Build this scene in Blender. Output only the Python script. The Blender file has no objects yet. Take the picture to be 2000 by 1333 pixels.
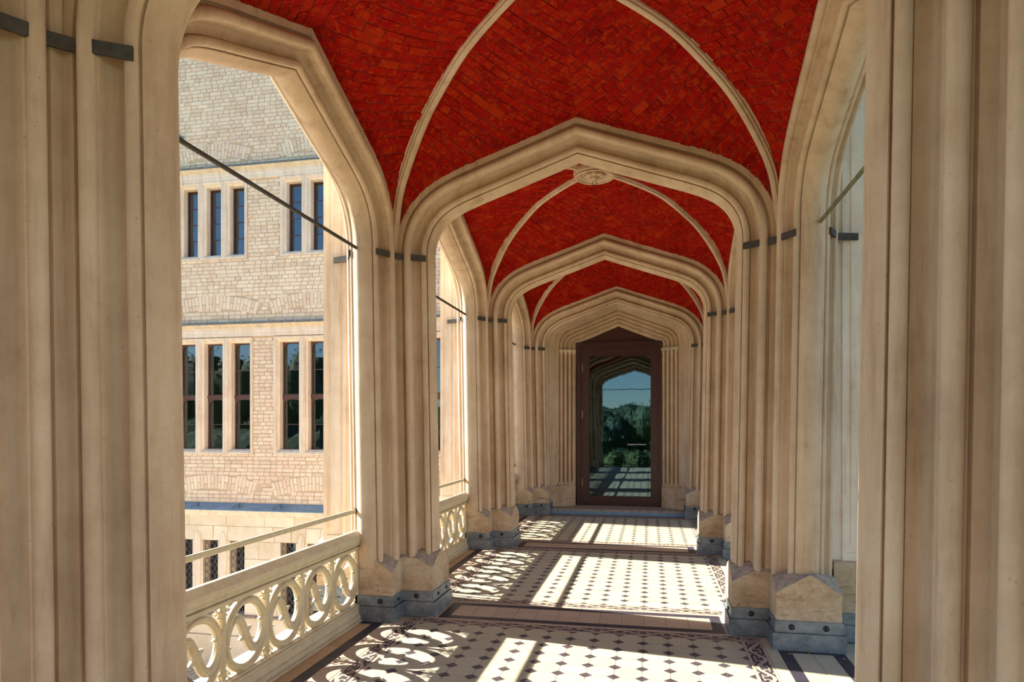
import bpy, bmesh, math, random
from mathutils import Vector, Matrix
random.seed(7)
PI = math.pi
S = bpy.context.scene
COL = S.collection

# ------------------------------------------------------------------ camera, sky, sun, exposure
CX, CH, FPX, YAW, PY = 0.5555, 1.52, 1317.4, 0.2013, 834.1
cam_d = bpy.data.cameras.new('camera')
cam = bpy.data.objects.new('camera', cam_d); COL.objects.link(cam)
cam.location = (CX, 0, CH); cam.rotation_euler = (PI/2, 0, YAW)
cam_d.sensor_width = 36.0; cam_d.lens = FPX/2000*36.0
cam_d.shift_y = (PY-666.5)/2000.0
cam_d.clip_start = 0.05; cam_d.clip_end = 800
S.camera = cam

SUN_DIR = Vector((1.78, -0.27, -1.0)).normalized()      # way the sunlight travels
W = bpy.data.worlds.new('sky'); S.world = W; W.use_nodes = True
nt = W.node_tree; nt.nodes.clear()
sky = nt.nodes.new('ShaderNodeTexSky'); sky.sky_type = 'NISHITA'
sky.sun_disc = False; sky.sun_elevation = math.radians(29); sky.sun_rotation = math.atan2(-SUN_DIR.x, -SUN_DIR.y)
sky.altitude = 50; sky.air_density = 1.0; sky.dust_density = 0.0; sky.ozone_density = 3.5
bgn = nt.nodes.new('ShaderNodeBackground'); bgn.inputs['Strength'].default_value = 0.36
wo = nt.nodes.new('ShaderNodeOutputWorld')
nt.links.new(sky.outputs['Color'], bgn.inputs['Color']); nt.links.new(bgn.outputs['Background'], wo.inputs['Surface'])
sd = bpy.data.lights.new('sun', 'SUN'); sd.energy = 29.0; sd.angle = math.radians(0.55); sd.color = (1.0, 0.955, 0.89)
sun = bpy.data.objects.new('sun', sd); COL.objects.link(sun)
sun.rotation_euler = SUN_DIR.to_track_quat('-Z', 'Y').to_euler(); sun.location = (-12, 4, 9)

S.view_settings.view_transform = 'Standard'; S.view_settings.look = 'None'
S.view_settings.gamma = 1.0; S.view_settings.use_curve_mapping = False
S.view_settings.exposure = -0.36
S.cycles.max_bounces = 12; S.cycles.diffuse_bounces = 7; S.cycles.glossy_bounces = 4
S.cycles.sample_clamp_indirect = 8.0

# ------------------------------------------------------------------ helpers
def proj(p):
    d = Vector(p)-Vector((CX, 0, CH))
    z = -math.sin(YAW)*d.x+math.cos(YAW)*d.y
    if z < 0.1: return None
    r = math.cos(YAW)*d.x+math.sin(YAW)*d.y
    return 1000+FPX*r/z, PY-FPX*d.z/z, z
def screen_size(c, size):
    q = proj(c)
    if not q or not (-20 < q[0] < 2020 and -20 < q[1] < 1353): return 0
    return size/q[2]

def srgb(r, g, b):
    f = lambda c: (c/255/12.92 if c/255 <= .04045 else ((c/255+.055)/1.055)**2.4)
    return (f(r), f(g), f(b), 1)

class MB:
    def __init__(s): s.v = []; s.f = []; s.m = []
    def add(s, vs, fs, m=0):
        o = len(s.v); s.v += [tuple(p) for p in vs]
        for i, f in enumerate(fs):
            s.f.append([o+k for k in f]); s.m.append(m[i] if isinstance(m, (list, tuple)) else m)
    def merge(s, o, M=None):
        k = len(s.v); s.v += [tuple(M @ Vector(p)) if M else p for p in o.v]
        s.f += [[k+i for i in f] for f in o.f]; s.m += o.m
    def box(s, x0, x1, y0, y1, z0, z1, m=0):
        s.add([(x0,y0,z0),(x1,y0,z0),(x1,y1,z0),(x0,y1,z0),(x0,y0,z1),(x1,y0,z1),(x1,y1,z1),(x0,y1,z1)],
              [(0,3,2,1),(4,5,6,7),(0,1,5,4),(1,2,6,5),(2,3,7,6),(3,0,4,7)], m)
    def prism(s, poly, z0, z1, f=None, m=0):
        """poly in plan; f maps (x,y,z)->point"""
        n = len(poly); g = f or (lambda x, y, z: (x, y, z))
        s.add([g(x, y, z0) for x, y in poly]+[g(x, y, z1) for x, y in poly],
              [tuple(range(n))[::-1], tuple(range(n, 2*n))]+[(i, (i+1) % n, n+(i+1) % n, n+i) for i in range(n)], m)
    def loft(s, rings, closed_ring=True, caps=True, m=0, closed_path=False):
        n = len(rings[0]); R = len(rings); vs = [p for r in rings for p in r]; fs = []
        for i in range(R if closed_path else R-1):
            j = (i+1) % R
            for k in range(n if closed_ring else n-1):
                l = (k+1) % n; fs.append((i*n+k, i*n+l, j*n+l, j*n+k))
        if caps and closed_ring and not closed_path: fs += [tuple(range(n))[::-1], tuple(range((R-1)*n, R*n))]
        s.add(vs, fs, m)
    def cyl(s, a, b, r, n=12, r2=None, m=0):
        a = Vector(a); b = Vector(b); d = (b-a).normalized(); u = d.orthogonal().normalized(); w = d.cross(u)
        r2 = r if r2 is None else r2
        s.loft([[a+(u*math.cos(2*PI*k/n)+w*math.sin(2*PI*k/n))*r for k in range(n)],
                [b+(u*math.cos(2*PI*k/n)+w*math.sin(2*PI*k/n))*r2 for k in range(n)]], m=m)
    def lathe(s, prof, c, axis='Z', n=24, m=0):
        rings = []
        for r, h in prof:
            ring = []
            for k in range(n):
                a = 2*PI*k/n; p = (r*math.cos(a), r*math.sin(a), h)
                if axis == 'Y': p = (p[0], h, p[1])
                if axis == 'X': p = (h, p[0], p[1])
                ring.append((c[0]+p[0], c[1]+p[1], c[2]+p[2]))
            rings.append(ring)
        s.loft(rings, m=m)
    def ball(s, c, r, n=8, k=5, sc=(1,1,1), m=0):
        rings = []
        for i in range(1, k):
            t = PI*i/k
            rings.append([(c[0]+r*sc[0]*math.sin(t)*math.cos(2*PI*j/n), c[1]+r*sc[1]*math.sin(t)*math.sin(2*PI*j/n), c[2]+r*sc[2]*math.cos(t)) for j in range(n)])
        s.loft(rings, m=m)
    def mesh(s, name, mats, smooth=None, fix=True):
        me = bpy.data.meshes.new(name); me.from_pydata(s.v, [], s.f)
        for m in (mats if isinstance(mats, (list, tuple)) else [mats]): me.materials.append(m)
        if len(me.materials) > 1: me.polygons.foreach_set('material_index', s.m)
        if fix:
            bm = bmesh.new(); bm.from_mesh(me); bmesh.ops.recalc_face_normals(bm, faces=bm.faces); bm.to_mesh(me); bm.free()
        if smooth:
            me.polygons.foreach_set('use_smooth', [True]*len(me.polygons)); me.set_sharp_from_angle(angle=math.radians(smooth))
        me.update(); return me
    def build(s, name, mats, parent=None, smooth=None, fix=True, loc=None):
        o = bpy.data.objects.new(name, s.mesh(name, mats, smooth, fix)); COL.objects.link(o)
        if parent: o.parent = parent
        if loc: o.location = loc
        return o
def tag(o, label=None, cat=None, group=None, kind=None):
    if label: o['label'] = label
    if cat: o['category'] = cat
    if group: o['group'] = group
    if kind: o['kind'] = kind
    return o
def empty(name, loc=(0,0,0), rz=0):
    o = bpy.data.objects.new(name, None); COL.objects.link(o); o.location = loc; o.rotation_euler = (0,0,rz)
    o.empty_display_size = .1; return o
def link(name, me, parent, loc=(0,0,0), rz=0):
    o = bpy.data.objects.new(name, me); COL.objects.link(o); o.parent = parent; o.location = loc; o.rotation_euler = (0,0,rz); return o
def copy_tree(o, parent=None):
    c = o.copy(); COL.objects.link(c); c.parent = parent
    for ch in list(o.children): copy_tree(ch, c)
    return c

# ------------------------------------------------------------------ materials
class NM:
    def __init__(s, name):
        s.mat = bpy.data.materials.new(name); s.mat.use_nodes = True; s.t = s.mat.node_tree
        s.b = s.t.nodes['Principled BSDF']; s.co = s.n('ShaderNodeTexCoord'); s.geo = s.n('ShaderNodeNewGeometry')
        s.pos = s.geo.outputs['Position']
    def n(s, ty, **kw):
        x = s.t.nodes.new(ty)
        for k, v in kw.items(): setattr(x, k, v)
        return x
    def l(s, a, b): s.t.links.new(a, b)
    def mapping(s, sc=(1,1,1), src=None):
        m = s.n('ShaderNodeMapping'); s.l(src or s.pos, m.inputs['Vector']); m.inputs['Scale'].default_value = sc; return m.outputs[0]
    def noise(s, scale, detail=4, rough=.6, vec=None, dist=0):
        x = s.n('ShaderNodeTexNoise'); x.inputs['Scale'].default_value = scale; x.inputs['Detail'].default_value = detail
        x.inputs['Roughness'].default_value = rough; x.inputs['Distortion'].default_value = dist; s.l(vec or s.pos, x.inputs['Vector']); return x.outputs['Fac']
    def ramp(s, fac, stops):
        r = s.n('ShaderNodeValToRGB'); e = r.color_ramp.elements
        while len(e) < len(stops): e.new(.5)
        for i, (p, c) in enumerate(stops):
            e[i].position = p; e[i].color = c if len(c) == 4 else (*c, 1)
        s.l(fac, r.inputs['Fac']); return r.outputs['Color']
    def mix(s, fac, a, b, mode='MIX'):
        m = s.n('ShaderNodeMix', data_type='RGBA', blend_type=mode)
        for sock, v in ((m.inputs['Factor'], fac), (m.inputs['A'], a), (m.inputs['B'], b)):
            pass
        fi, ai, bi = m.inputs[0], m.inputs[6], m.inputs[7]
        for sock, v in ((fi, fac), (ai, a), (bi, b)):
            if hasattr(v, 'is_linked') or hasattr(v, 'links'): s.l(v, sock)
            else: sock.default_value = v
        return m.outputs[2]
    def rnd(s):
        o = s.n('ShaderNodeObjectInfo'); a = s.n('ShaderNodeMath', operation='ADD'); f = s.n('ShaderNodeMath', operation='FRACT')
        s.l(o.outputs['Random'], a.inputs[0]); s.l(s.geo.outputs['Random Per Island'], a.inputs[1]); s.l(a.outputs[0], f.inputs[0]); return f.outputs[0]
    def bump(s, h, strength=.3, dist=.01):
        b = s.n('ShaderNodeBump'); b.inputs['Strength'].default_value = strength; b.inputs['Distance'].default_value = dist
        s.l(h, b.inputs['Height']); s.l(b.outputs[0], s.b.inputs['Normal'])
    def out(s, col=None, rough=.8, metal=0, spec=None):
        if col is not None:
            if hasattr(col, 'links'): s.l(col, s.b.inputs['Base Color'])
            else: s.b.inputs['Base Color'].default_value = col
        s.b.inputs['Roughness'].default_value = rough; s.b.inputs['Metallic'].default_value = metal
        if spec is not None: s.b.inputs['Specular IOR Level'].default_value = spec
        return s.mat

def m_stucco(name, c0, c1, c2):
    k = NM(name)
    a = k.noise(1.6, 5, .65); base = k.ramp(a, [(.3, c0), (.5, c1), (.72, c2)])
    st = k.noise(3.0, 5, .7, k.mapping((3.2, 3.2, .35)))                       # vertical weathering streaks
    stc = k.ramp(st, [(.30, (.66,.58,.50)), (.42, (.88,.84,.80)), (.56, (1, 1, 1))])
    c = k.mix(.75, base, stc, 'MULTIPLY')
    sp = k.noise(55, 3, .7); spc = k.ramp(sp, [(.27, (.42, .32, .24)), (.33, (1, 1, 1))])
    c = k.mix(.55, c, spc, 'MULTIPLY')
    ft = k.noise(7, 6, .75); c = k.mix(.35, c, k.ramp(ft, [(.35, (.82, .74, .66)), (.6, (1.05, 1.03, 1.0))]), 'MULTIPLY')
    h = k.mix(.4, k.noise(45, 5, .7), k.noise(9, 4, .6)); k.bump(h, .45, .006)
    return k.out(c, .78, spec=.3)
M = {}
M['stucco'] = m_stucco('cream_stucco', (.50,.36,.235,1), (.585,.438,.292,1), (.67,.52,.375,1))
M['trim'] = m_stucco('pale_stone_trim', (.75,.63,.50,1), (.80,.69,.56,1), (.84,.74,.62,1))
M['trimdark'] = m_stucco('weathered_stone_moulding', (.60,.47,.30,1), (.72,.59,.41,1), (.50,.43,.33,1))

k = NM('travertine'); a = k.noise(3.5, 6, .7); c = k.ramp(a, [(.3, (.42,.27,.145,1)), (.48, (.56,.41,.26,1)), (.68, (.66,.54,.40,1))])
p = k.noise(26, 6, .8, k.mapping((1,1,1.7))); c = k.mix(.62, c, k.ramp(p, [(.34, (.25,.18,.12)), (.43, (.88,.85,.80)), (.6, (1.05,1.04,1.02))]), 'MULTIPLY')
q = k.noise(4, 6, .75, k.mapping((1,1,5))); c = k.mix(.8, c, k.ramp(q, [(.32, (.38,.30,.23)), (.42, (1,1,1))]), 'MULTIPLY')
k.bump(p, .8, .010); M['trav'] = k.out(c, .85, spec=.2)
k = NM('grey_capstone'); a = k.noise(22, 6, .7); c = k.ramp(a, [(.3, (.20,.155,.115,1)), (.6, (.42,.33,.24,1))]); k.bump(a, .5, .006); M['cap'] = k.out(c, .85)
k = NM('facade_travertine'); a = k.noise(3, 6, .7); c = k.ramp(a, [(.3, (.70,.60,.45,1)), (.55, (.80,.72,.58,1)), (.75, (.86,.79,.68,1))])
c = k.mix(1.0, c, k.ramp(k.rnd(), [(0, (.86,.82,.74)), (1, (1.04,1.03,1.0))]), 'MULTIPLY')
p = k.noise(30, 4, .75, k.mapping((1,1,1.8))); c = k.mix(.6, c, k.ramp(p, [(.31, (.35,.26,.18)), (.38, (1,1,1))]), 'MULTIPLY'); k.bump(p, .4, .006); M['ftrav'] = k.out(c, .88)

k = NM('zinc_sheet'); a = k.noise(9, 6, .7); c = k.ramp(a, [(.3, (.11,.125,.135,1)), (.5, (.22,.245,.255,1)), (.72, (.34,.36,.36,1))])
b = k.noise(60, 3, .6); c = k.mix(.3, c, k.ramp(b, [(.35, (.55,.55,.55)), (.5, (1,1,1))]), 'MULTIPLY'); k.bump(a, .15, .004); M['zinc'] = k.out(c, .48, .45)
k = NM('zinc_roof'); a = k.noise(4, 6, .7); c = k.ramp(a, [(.3, (.15,.25,.35,1)), (.7, (.24,.36,.47,1))]); M['zroof'] = k.out(c, .45, .3)
k = NM('weathered_capping'); a = k.noise(14, 6, .8, k.mapping((1,1,3))); c = k.ramp(a, [(.35, (.05,.055,.06,1)), (.6, (.22,.23,.22,1)), (.75, (.5,.5,.47,1))]); M['hood'] = k.out(c, .9)
k = NM('dark_rivet'); M['rivet'] = k.out((.05,.055,.06,1), .45, .8)
k = NM('painted_iron'); a = k.noise(30, 3); c = k.ramp(a, [(.3, (.05,.044,.036,1)), (.7, (.085,.075,.062,1))]); M['iron'] = k.out(c, .8, spec=.15)
k = NM('mossy_iron'); a = k.noise(25, 4); c = k.ramp(a, [(.35, (.10,.085,.06,1)), (.6, (.16,.16,.06,1))]); M['moss'] = k.out(c, .7)

k = NM('red_brick'); r = k.rnd()
c = k.ramp(r, [(0, (.19,.002,.0005,1)), (.12, (.25,.002,.0005,1)), (.8, (.30,.003,.0005,1)), (.95, (.31,.008,.001,1)), (1, (.34,.02,.001,1))])
f1 = k.noise(15, 8, .8, dist=1.2); c = k.mix(k.ramp(f1, [(.50, (0,0,0)), (.60, (.8,.8,.8))]), c, (.38,.034,.002,1))
f2 = k.noise(2.2, 5, .65); c = k.mix(k.ramp(f2, [(.57, (0,0,0)), (.70, (.5,.5,.5))]), c, (.42,.045,.003,1))
f3 = k.noise(9, 5, .7); c = k.mix(k.ramp(f3, [(.30, (.75,.75,.75)), (.42, (0,0,0))]), c, (.15,.003,.001,1))
k.bump(k.noise(40, 5, .8), .55, .006); M['rbrick'] = k.out(c, .85, spec=.08)
k = NM('red_mortar'); a = k.noise(10, 5, .8); c = k.ramp(a, [(.4, (.09,.003,.001,1)), (.6, (.22,.01,.003,1)), (.72, (.45,.07,.01,1))]); M['rmortar'] = k.out(c, .9)

k = NM('buff_brick'); r = k.rnd()
c = k.ramp(r, [(0, (.68,.53,.40,1)), (.3, (.77,.62,.47,1)), (.6, (.81,.68,.53,1)), (.85, (.84,.72,.56,1)), (1, (.75,.55,.44,1))])
f = k.noise(26, 6, .8, dist=.6); c = k.mix(k.ramp(f, [(.5, (0,0,0)), (.62, (.75,.75,.75))]), c, (.80,.71,.56,1))
f = k.noise(34, 4, .8); c = k.mix(k.ramp(f, [(.3, (.7,.7,.7)), (.37, (0,0,0))]), c, (.36,.29,.22,1))
g = k.noise(.55, 3, .6); c = k.mix(.6, c, k.ramp(g, [(.35, (.93,.86,.83)), (.65, (1.04,1.03,.97))]), 'MULTIPLY')
k.bump(k.noise(50, 5, .8), .6, .008); M['bbrick'] = k.out(c, .9, spec=.15)
k = NM('buff_mortar'); a = k.noise(20, 5, .8); c = k.ramp(a, [(.3, (.52,.39,.27,1)), (.7, (.68,.53,.38,1))]); M['bmortar'] = k.out(c, .95)

def m_tile(name, c0, c1, rough=.55):
    k = NM(name); r = k.rnd(); c = k.ramp(r, [(0, c0), (1, c1)]); a = k.noise(12, 5, .7)
    c = k.mix(.35, c, k.ramp(a, [(.3, (.82,.78,.74)), (.6, (1.02,1.02,1.02))]), 'MULTIPLY'); k.bump(k.noise(5, 2), .1, .003); return k.out(c, rough, spec=.3)
M['tcream'] = m_tile('cream_tile', (.46,.41,.26,1), (.52,.46,.30,1))
M['tbeige'] = m_tile('beige_tile', (.47,.32,.18,1), (.53,.37,.22,1))
M['tsand'] = m_tile('sand_tile', (.44,.34,.23,1), (.50,.39,.27,1))
M['tdark'] = m_tile('dark_tile', (.050,.036,.044,1), (.075,.055,.062,1), .5)
M['tslate'] = m_tile('slate_tile', (.036,.030,.040,1), (.055,.045,.056,1), .5)
k = NM('grout'); M['grout'] = k.out((.22,.20,.17,1), .9)
k = NM('cream_paint'); a = k.noise(14, 5, .7); c = k.ramp(a, [(.3, (.52,.41,.24,1)), (.6, (.64,.52,.32,1))])
b = k.noise(26, 6, .8); c = k.mix(.75, c, k.ramp(b, [(.28, (.22,.19,.11)), (.40, (1,1,1))]), 'MULTIPLY'); k.bump(b, .2, .003); M['paint'] = k.out(c, .5)
def m_wood(name, c0, c1, sc=(30, 30, 2.2)):
    k = NM(name); a = k.noise(1.5, 7, .7, k.mapping(sc)); c = k.ramp(a, [(.3, c0), (.7, c1)]); k.bump(a, .25, .003); return k.out(c, .45)
M['wood'] = m_wood('dark_mahogany', (.028,.006,.004,1), (.085,.022,.014,1))
M['woodh'] = m_wood('dark_mahogany_crosswise', (.025,.005,.003,1), (.075,.015,.008,1), (2.2, 30, 30))
M['wwood'] = m_wood('window_wood', (.07,.03,.025,1), (.14,.065,.05,1))
k = NM('brass'); M['brass'] = k.out((.35,.25,.12,1), .4, .9)
k = NM('white_lettering'); M['letter'] = k.out((.9,.9,.9,1), .6)
def m_glass(name, refl, tint, wav, wsc=1.0):
    k = NM(name); t = k.t
    g = k.n('ShaderNodeBsdfGlossy'); g.inputs['Roughness'].default_value = .015; g.inputs['Color'].default_value = refl
    tr = k.n('ShaderNodeBsdfTransparent'); tr.inputs['Color'].default_value = tint
    fr = k.n('ShaderNodeFresnel'); fr.inputs['IOR'].default_value = 2.3
    mx = k.n('ShaderNodeMixShader'); bp = k.n('ShaderNodeBump'); bp.inputs['Strength'].default_value = wav; bp.inputs['Distance'].default_value = .004
    k.l(k.noise(6*wsc, 3, .5, k.mapping((1, 1, .35))), bp.inputs['Height']); k.l(bp.outputs[0], g.inputs['Normal'])
    k.l(fr.outputs[0], mx.inputs[0]); k.l(tr.outputs[0], mx.inputs[1]); k.l(g.outputs[0], mx.inputs[2])
    k.l(mx.outputs[0], t.nodes['Material Output'].inputs['Surface']); return k.mat
M['dglass'] = m_glass('door_glass', (.52,.82,1.0,1), (.30,.36,.32,1), .10)
M['wglass'] = m_glass('window_glass', (.80,.92,1.0,1), (.35,.40,.38,1), .06)
k = NM('dark_room'); M['room'] = k.out((.05,.055,.045,1), .9)
k = NM('room_curtain'); M['curt'] = k.out((.36,.35,.27,1), .9)
k = NM('cobbles'); v = k.n('ShaderNodeTexVoronoi', feature='DISTANCE_TO_EDGE'); v.inputs['Scale'].default_value = 9; k.l(k.pos, v.inputs['Vector'])
c = k.ramp(v.outputs['Distance'], [(.03, (.20,.17,.13,1)), (.12, (.62,.54,.43,1))]); M['cobble'] = k.out(k.mix(.5, c, k.ramp(k.noise(3, 5), [(.3, (.7,.7,.7)), (.7, (1.1,1.1,1.1))]), 'MULTIPLY'), .9)
k = NM('lawn'); c = k.ramp(k.noise(2, 6, .7), [(.3, (.04,.07,.015,1)), (.7, (.10,.14,.04,1))]); M['lawn'] = k.out(c, .95)
def m_leaf(name, a, b):
    k = NM(name); c = k.ramp(k.rnd(), [(0, a), (1, b)]); return k.out(c, .7)
M['leaf'] = m_leaf('green_leaves', (.02,.045,.008,1), (.09,.13,.02,1))
M['leaf2'] = m_leaf('dark_forest_leaves', (.015,.035,.012,1), (.045,.075,.02,1))
M['bark'] = m_leaf('bark', (.06,.04,.025,1), (.1,.07,.05,1))
M['dry'] = m_leaf('dry_leaf', (.35,.16,.04,1), (.25,.22,.08,1))
k = NM('gunmetal'); M['gun'] = k.out((.10,.12,.15,1), .5, .3)

# ------------------------------------------------------------------ loggia measures
BAY = 3.19
YP = [2.20+BAY*i for i in range(-1, 4)]            # pier rows: -0.99 2.20 5.39 8.58 11.77
YB = [.605+BAY*i for i in range(4)]                # bay centres
ZS = 2.90; HT = 1.205; VF = .20; UF = .26; XS = 1.666; DS = .46; HS = BAY/2-DS
AX = 1.466; BY = BAY/2-VF
LEAN = .017

def crom(pts, n=4):
    out = []
    P = [pts[0]]+pts+[pts[-1]]
    for i in range(1, len(P)-2):
        for k in range(n):
            t = k/n; p0, p1, p2, p3 = P[i-1], P[i], P[i+1], P[i+2]
            out.append(tuple(.5*((2*p1[c])+(-p0[c]+p2[c])*t+(2*p0[c]-5*p1[c]+4*p2[c]-p3[c])*t*t+(-p0[c]+3*p1[c]-3*p2[c]+p3[c])*t**3) for c in range(len(p1))))
    out.append(tuple(pts[-1])); return out
HALF = [(1.205,2.90),(1.204,2.95),(1.197,3.015),(1.178,3.08),(1.145,3.145),(1.092,3.208),(1.02,3.262),(.93,3.307),(.80,3.357),(.60,3.426),(.40,3.496),(.20,3.566),(0,3.637)]
def half_path(sa=1.0, zf=None, n=3):
    pts = crom([(a*sa, (zf(z) if zf else z)) for a, z in HALF], n); fr = []
    for i, (a, z) in enumerate(pts):
        if i == 0: ta, tz = 0, 1
        else:
            q = pts[min(i+1, len(pts)-1)]; r = pts[i-1]; ta, tz = q[0]-r[0], q[1]-r[1]
        l = math.hypot(ta, tz); na, nz = tz/l, -ta/l
        if i == len(pts)-1: na, nz = 0, 1/max(nz, .3)
        fr.append((a, z, na, nz))
    return fr
def full_path(*k, **kw):
    h = half_path(*k, **kw); return h+[(-a, z, -na, nz) for a, z, na, nz in h[::-1][1:]]
def extr(x, sa=1.0, zf=None, u=UF, _c={}):
    """height of the extrados (offset u) over |x|"""
    key = (sa, u)
    if key not in _c: _c[key] = sorted((a+na*u, z+nz*u) for a, z, na, nz in half_path(sa, zf))
    t = _c[key]; x = abs(x)
    if x <= t[0][0]: return t[0][1]
    for (x0, z0), (x1, z1) in zip(t, t[1:]):
        if x <= x1: return z0+(z1-z0)*(x-x0)/max(1e-6, x1-x0)
    return min(z for _, z in t)
zside = lambda z: ZS+(z-ZS)*1.055
SA = HS/HT

# half moulding profile (u from the intrados outwards, v from the arch's middle plane)
def arcp(cu, cv, r, a0, a1, n): return [(cu+r*math.cos(math.radians(a0+(a1-a0)*i/n)), cv+r*math.sin(math.radians(a0+(a1-a0)*i/n))) for i in range(n+1)]
HP = [(0,.026),(.008,.045),(.019,.066),(.031,.086),(.036,.084),(.040,.074)]
HP += arcp(.061,.104,.024,235,60,8)
HP += [(.081,.116),(.082,.102),(.083,.078),(.090,.078),(.093,.090),(.106,.088),(.120,.093),(.131,.105),(.138,.125),(.140,.150),(.138,.168)]
HP += arcp(.168,.190,.030,215,5,9)
HP += [(.203,.186),(.203,.176),(.214,.176),(.216,VF),(UF,VF)]
OUT = .84        # the half of the side arches that faces outdoors is thinner
def sprofile(umax): return [(u, v if v > 0 else v*OUT) for u, v in profile(umax)]
def profile(umax): return [(umax, -VF)]+[(u, -v) for u, v in HP[::-1]]+HP+[(umax, VF)]

# ------------------------------------------------------------------ stone piers
BL = dict(Bx0=1.148, Bdy=.222, Ax0=1.403, Ax1=1.822)
def block_half(mb, s, Y0, sy, Ady):
    """broached plinth blocks, half on side sy (+1 far, -1 near)"""
    T = lambda x, y, z: (s*x, Y0+sy*y, z)
    zc, zp, zt = .385, .470, .510
    x0, x1, A0, A1 = BL['Bx0'], 1.50, BL['Ax0'], BL['Ax1']; d = BL['Bdy']
    V = [T(x0,0,.05),T(x0,d,.05),T(x1,d,.05),T(x0,0,zp+.03),T(x0,.065,zp+.008),T(x0,d,zc),T(x0+.14,d,zp-.01),T(x1,d,zp),T(x1,.12,zt+.05),T(x0+.10,.09,zt),T(x0+.05,0,zt),T(x1,0,zt+.05)]
    mb.add(V, [(0,1,5,4,3),(1,2,7,6,5)], 0); mb.add(V, [(5,6,4),(4,6,9),(4,9,10,3),(6,7,8,9),(9,8,11,10)], 1)
    xm = XS-.045; D = Ady
    V = [T(A0,.1,.05),T(A0,D,.05),T(A1,D,.05),T(A1,.1,.05),T(A0,.1,zp),T(A0,D-.14,zp-.01),T(A0,D,zc),T(xm-.055,D,zp+.015),T(xm,D,zp+.045),T(xm+.055,D,zp+.015),T(A1,D,zc),T(A1,D-.14,zp-.01),T(A1,.1,zp),T(xm-.10,D-.10,zt),T(xm+.10,D-.10,zt),T(xm,D-.05,zt),T(xm-.10,.1,zt+.05),T(xm+.10,.1,zt+.05)]
    mb.add(V, [(0,1,6,5,4),(1,2,10,9,8,7,6),(2,3,12,11,10)], 0); mb.add(V, [(6,7,5),(10,11,9),(7,13,5),(9,11,14),(7,8,15,13),(8,9,14,15),(4,5,13,16),(12,17,14,11),(13,15,14,17,16)], 1)
    V = [T(1.84,0,.05),T(1.84,.235,.05),T(2.15,.235,.05),T(2.15,0,.05),T(1.84,0,.62),T(1.84,.235,.56),T(2.15,.235,.56),T(2.15,0,.62)]
    mb.add(V, [(0,1,5,4),(1,2,6,5),(2,3,7,6),(4,5,6,7)], 0)

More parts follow.
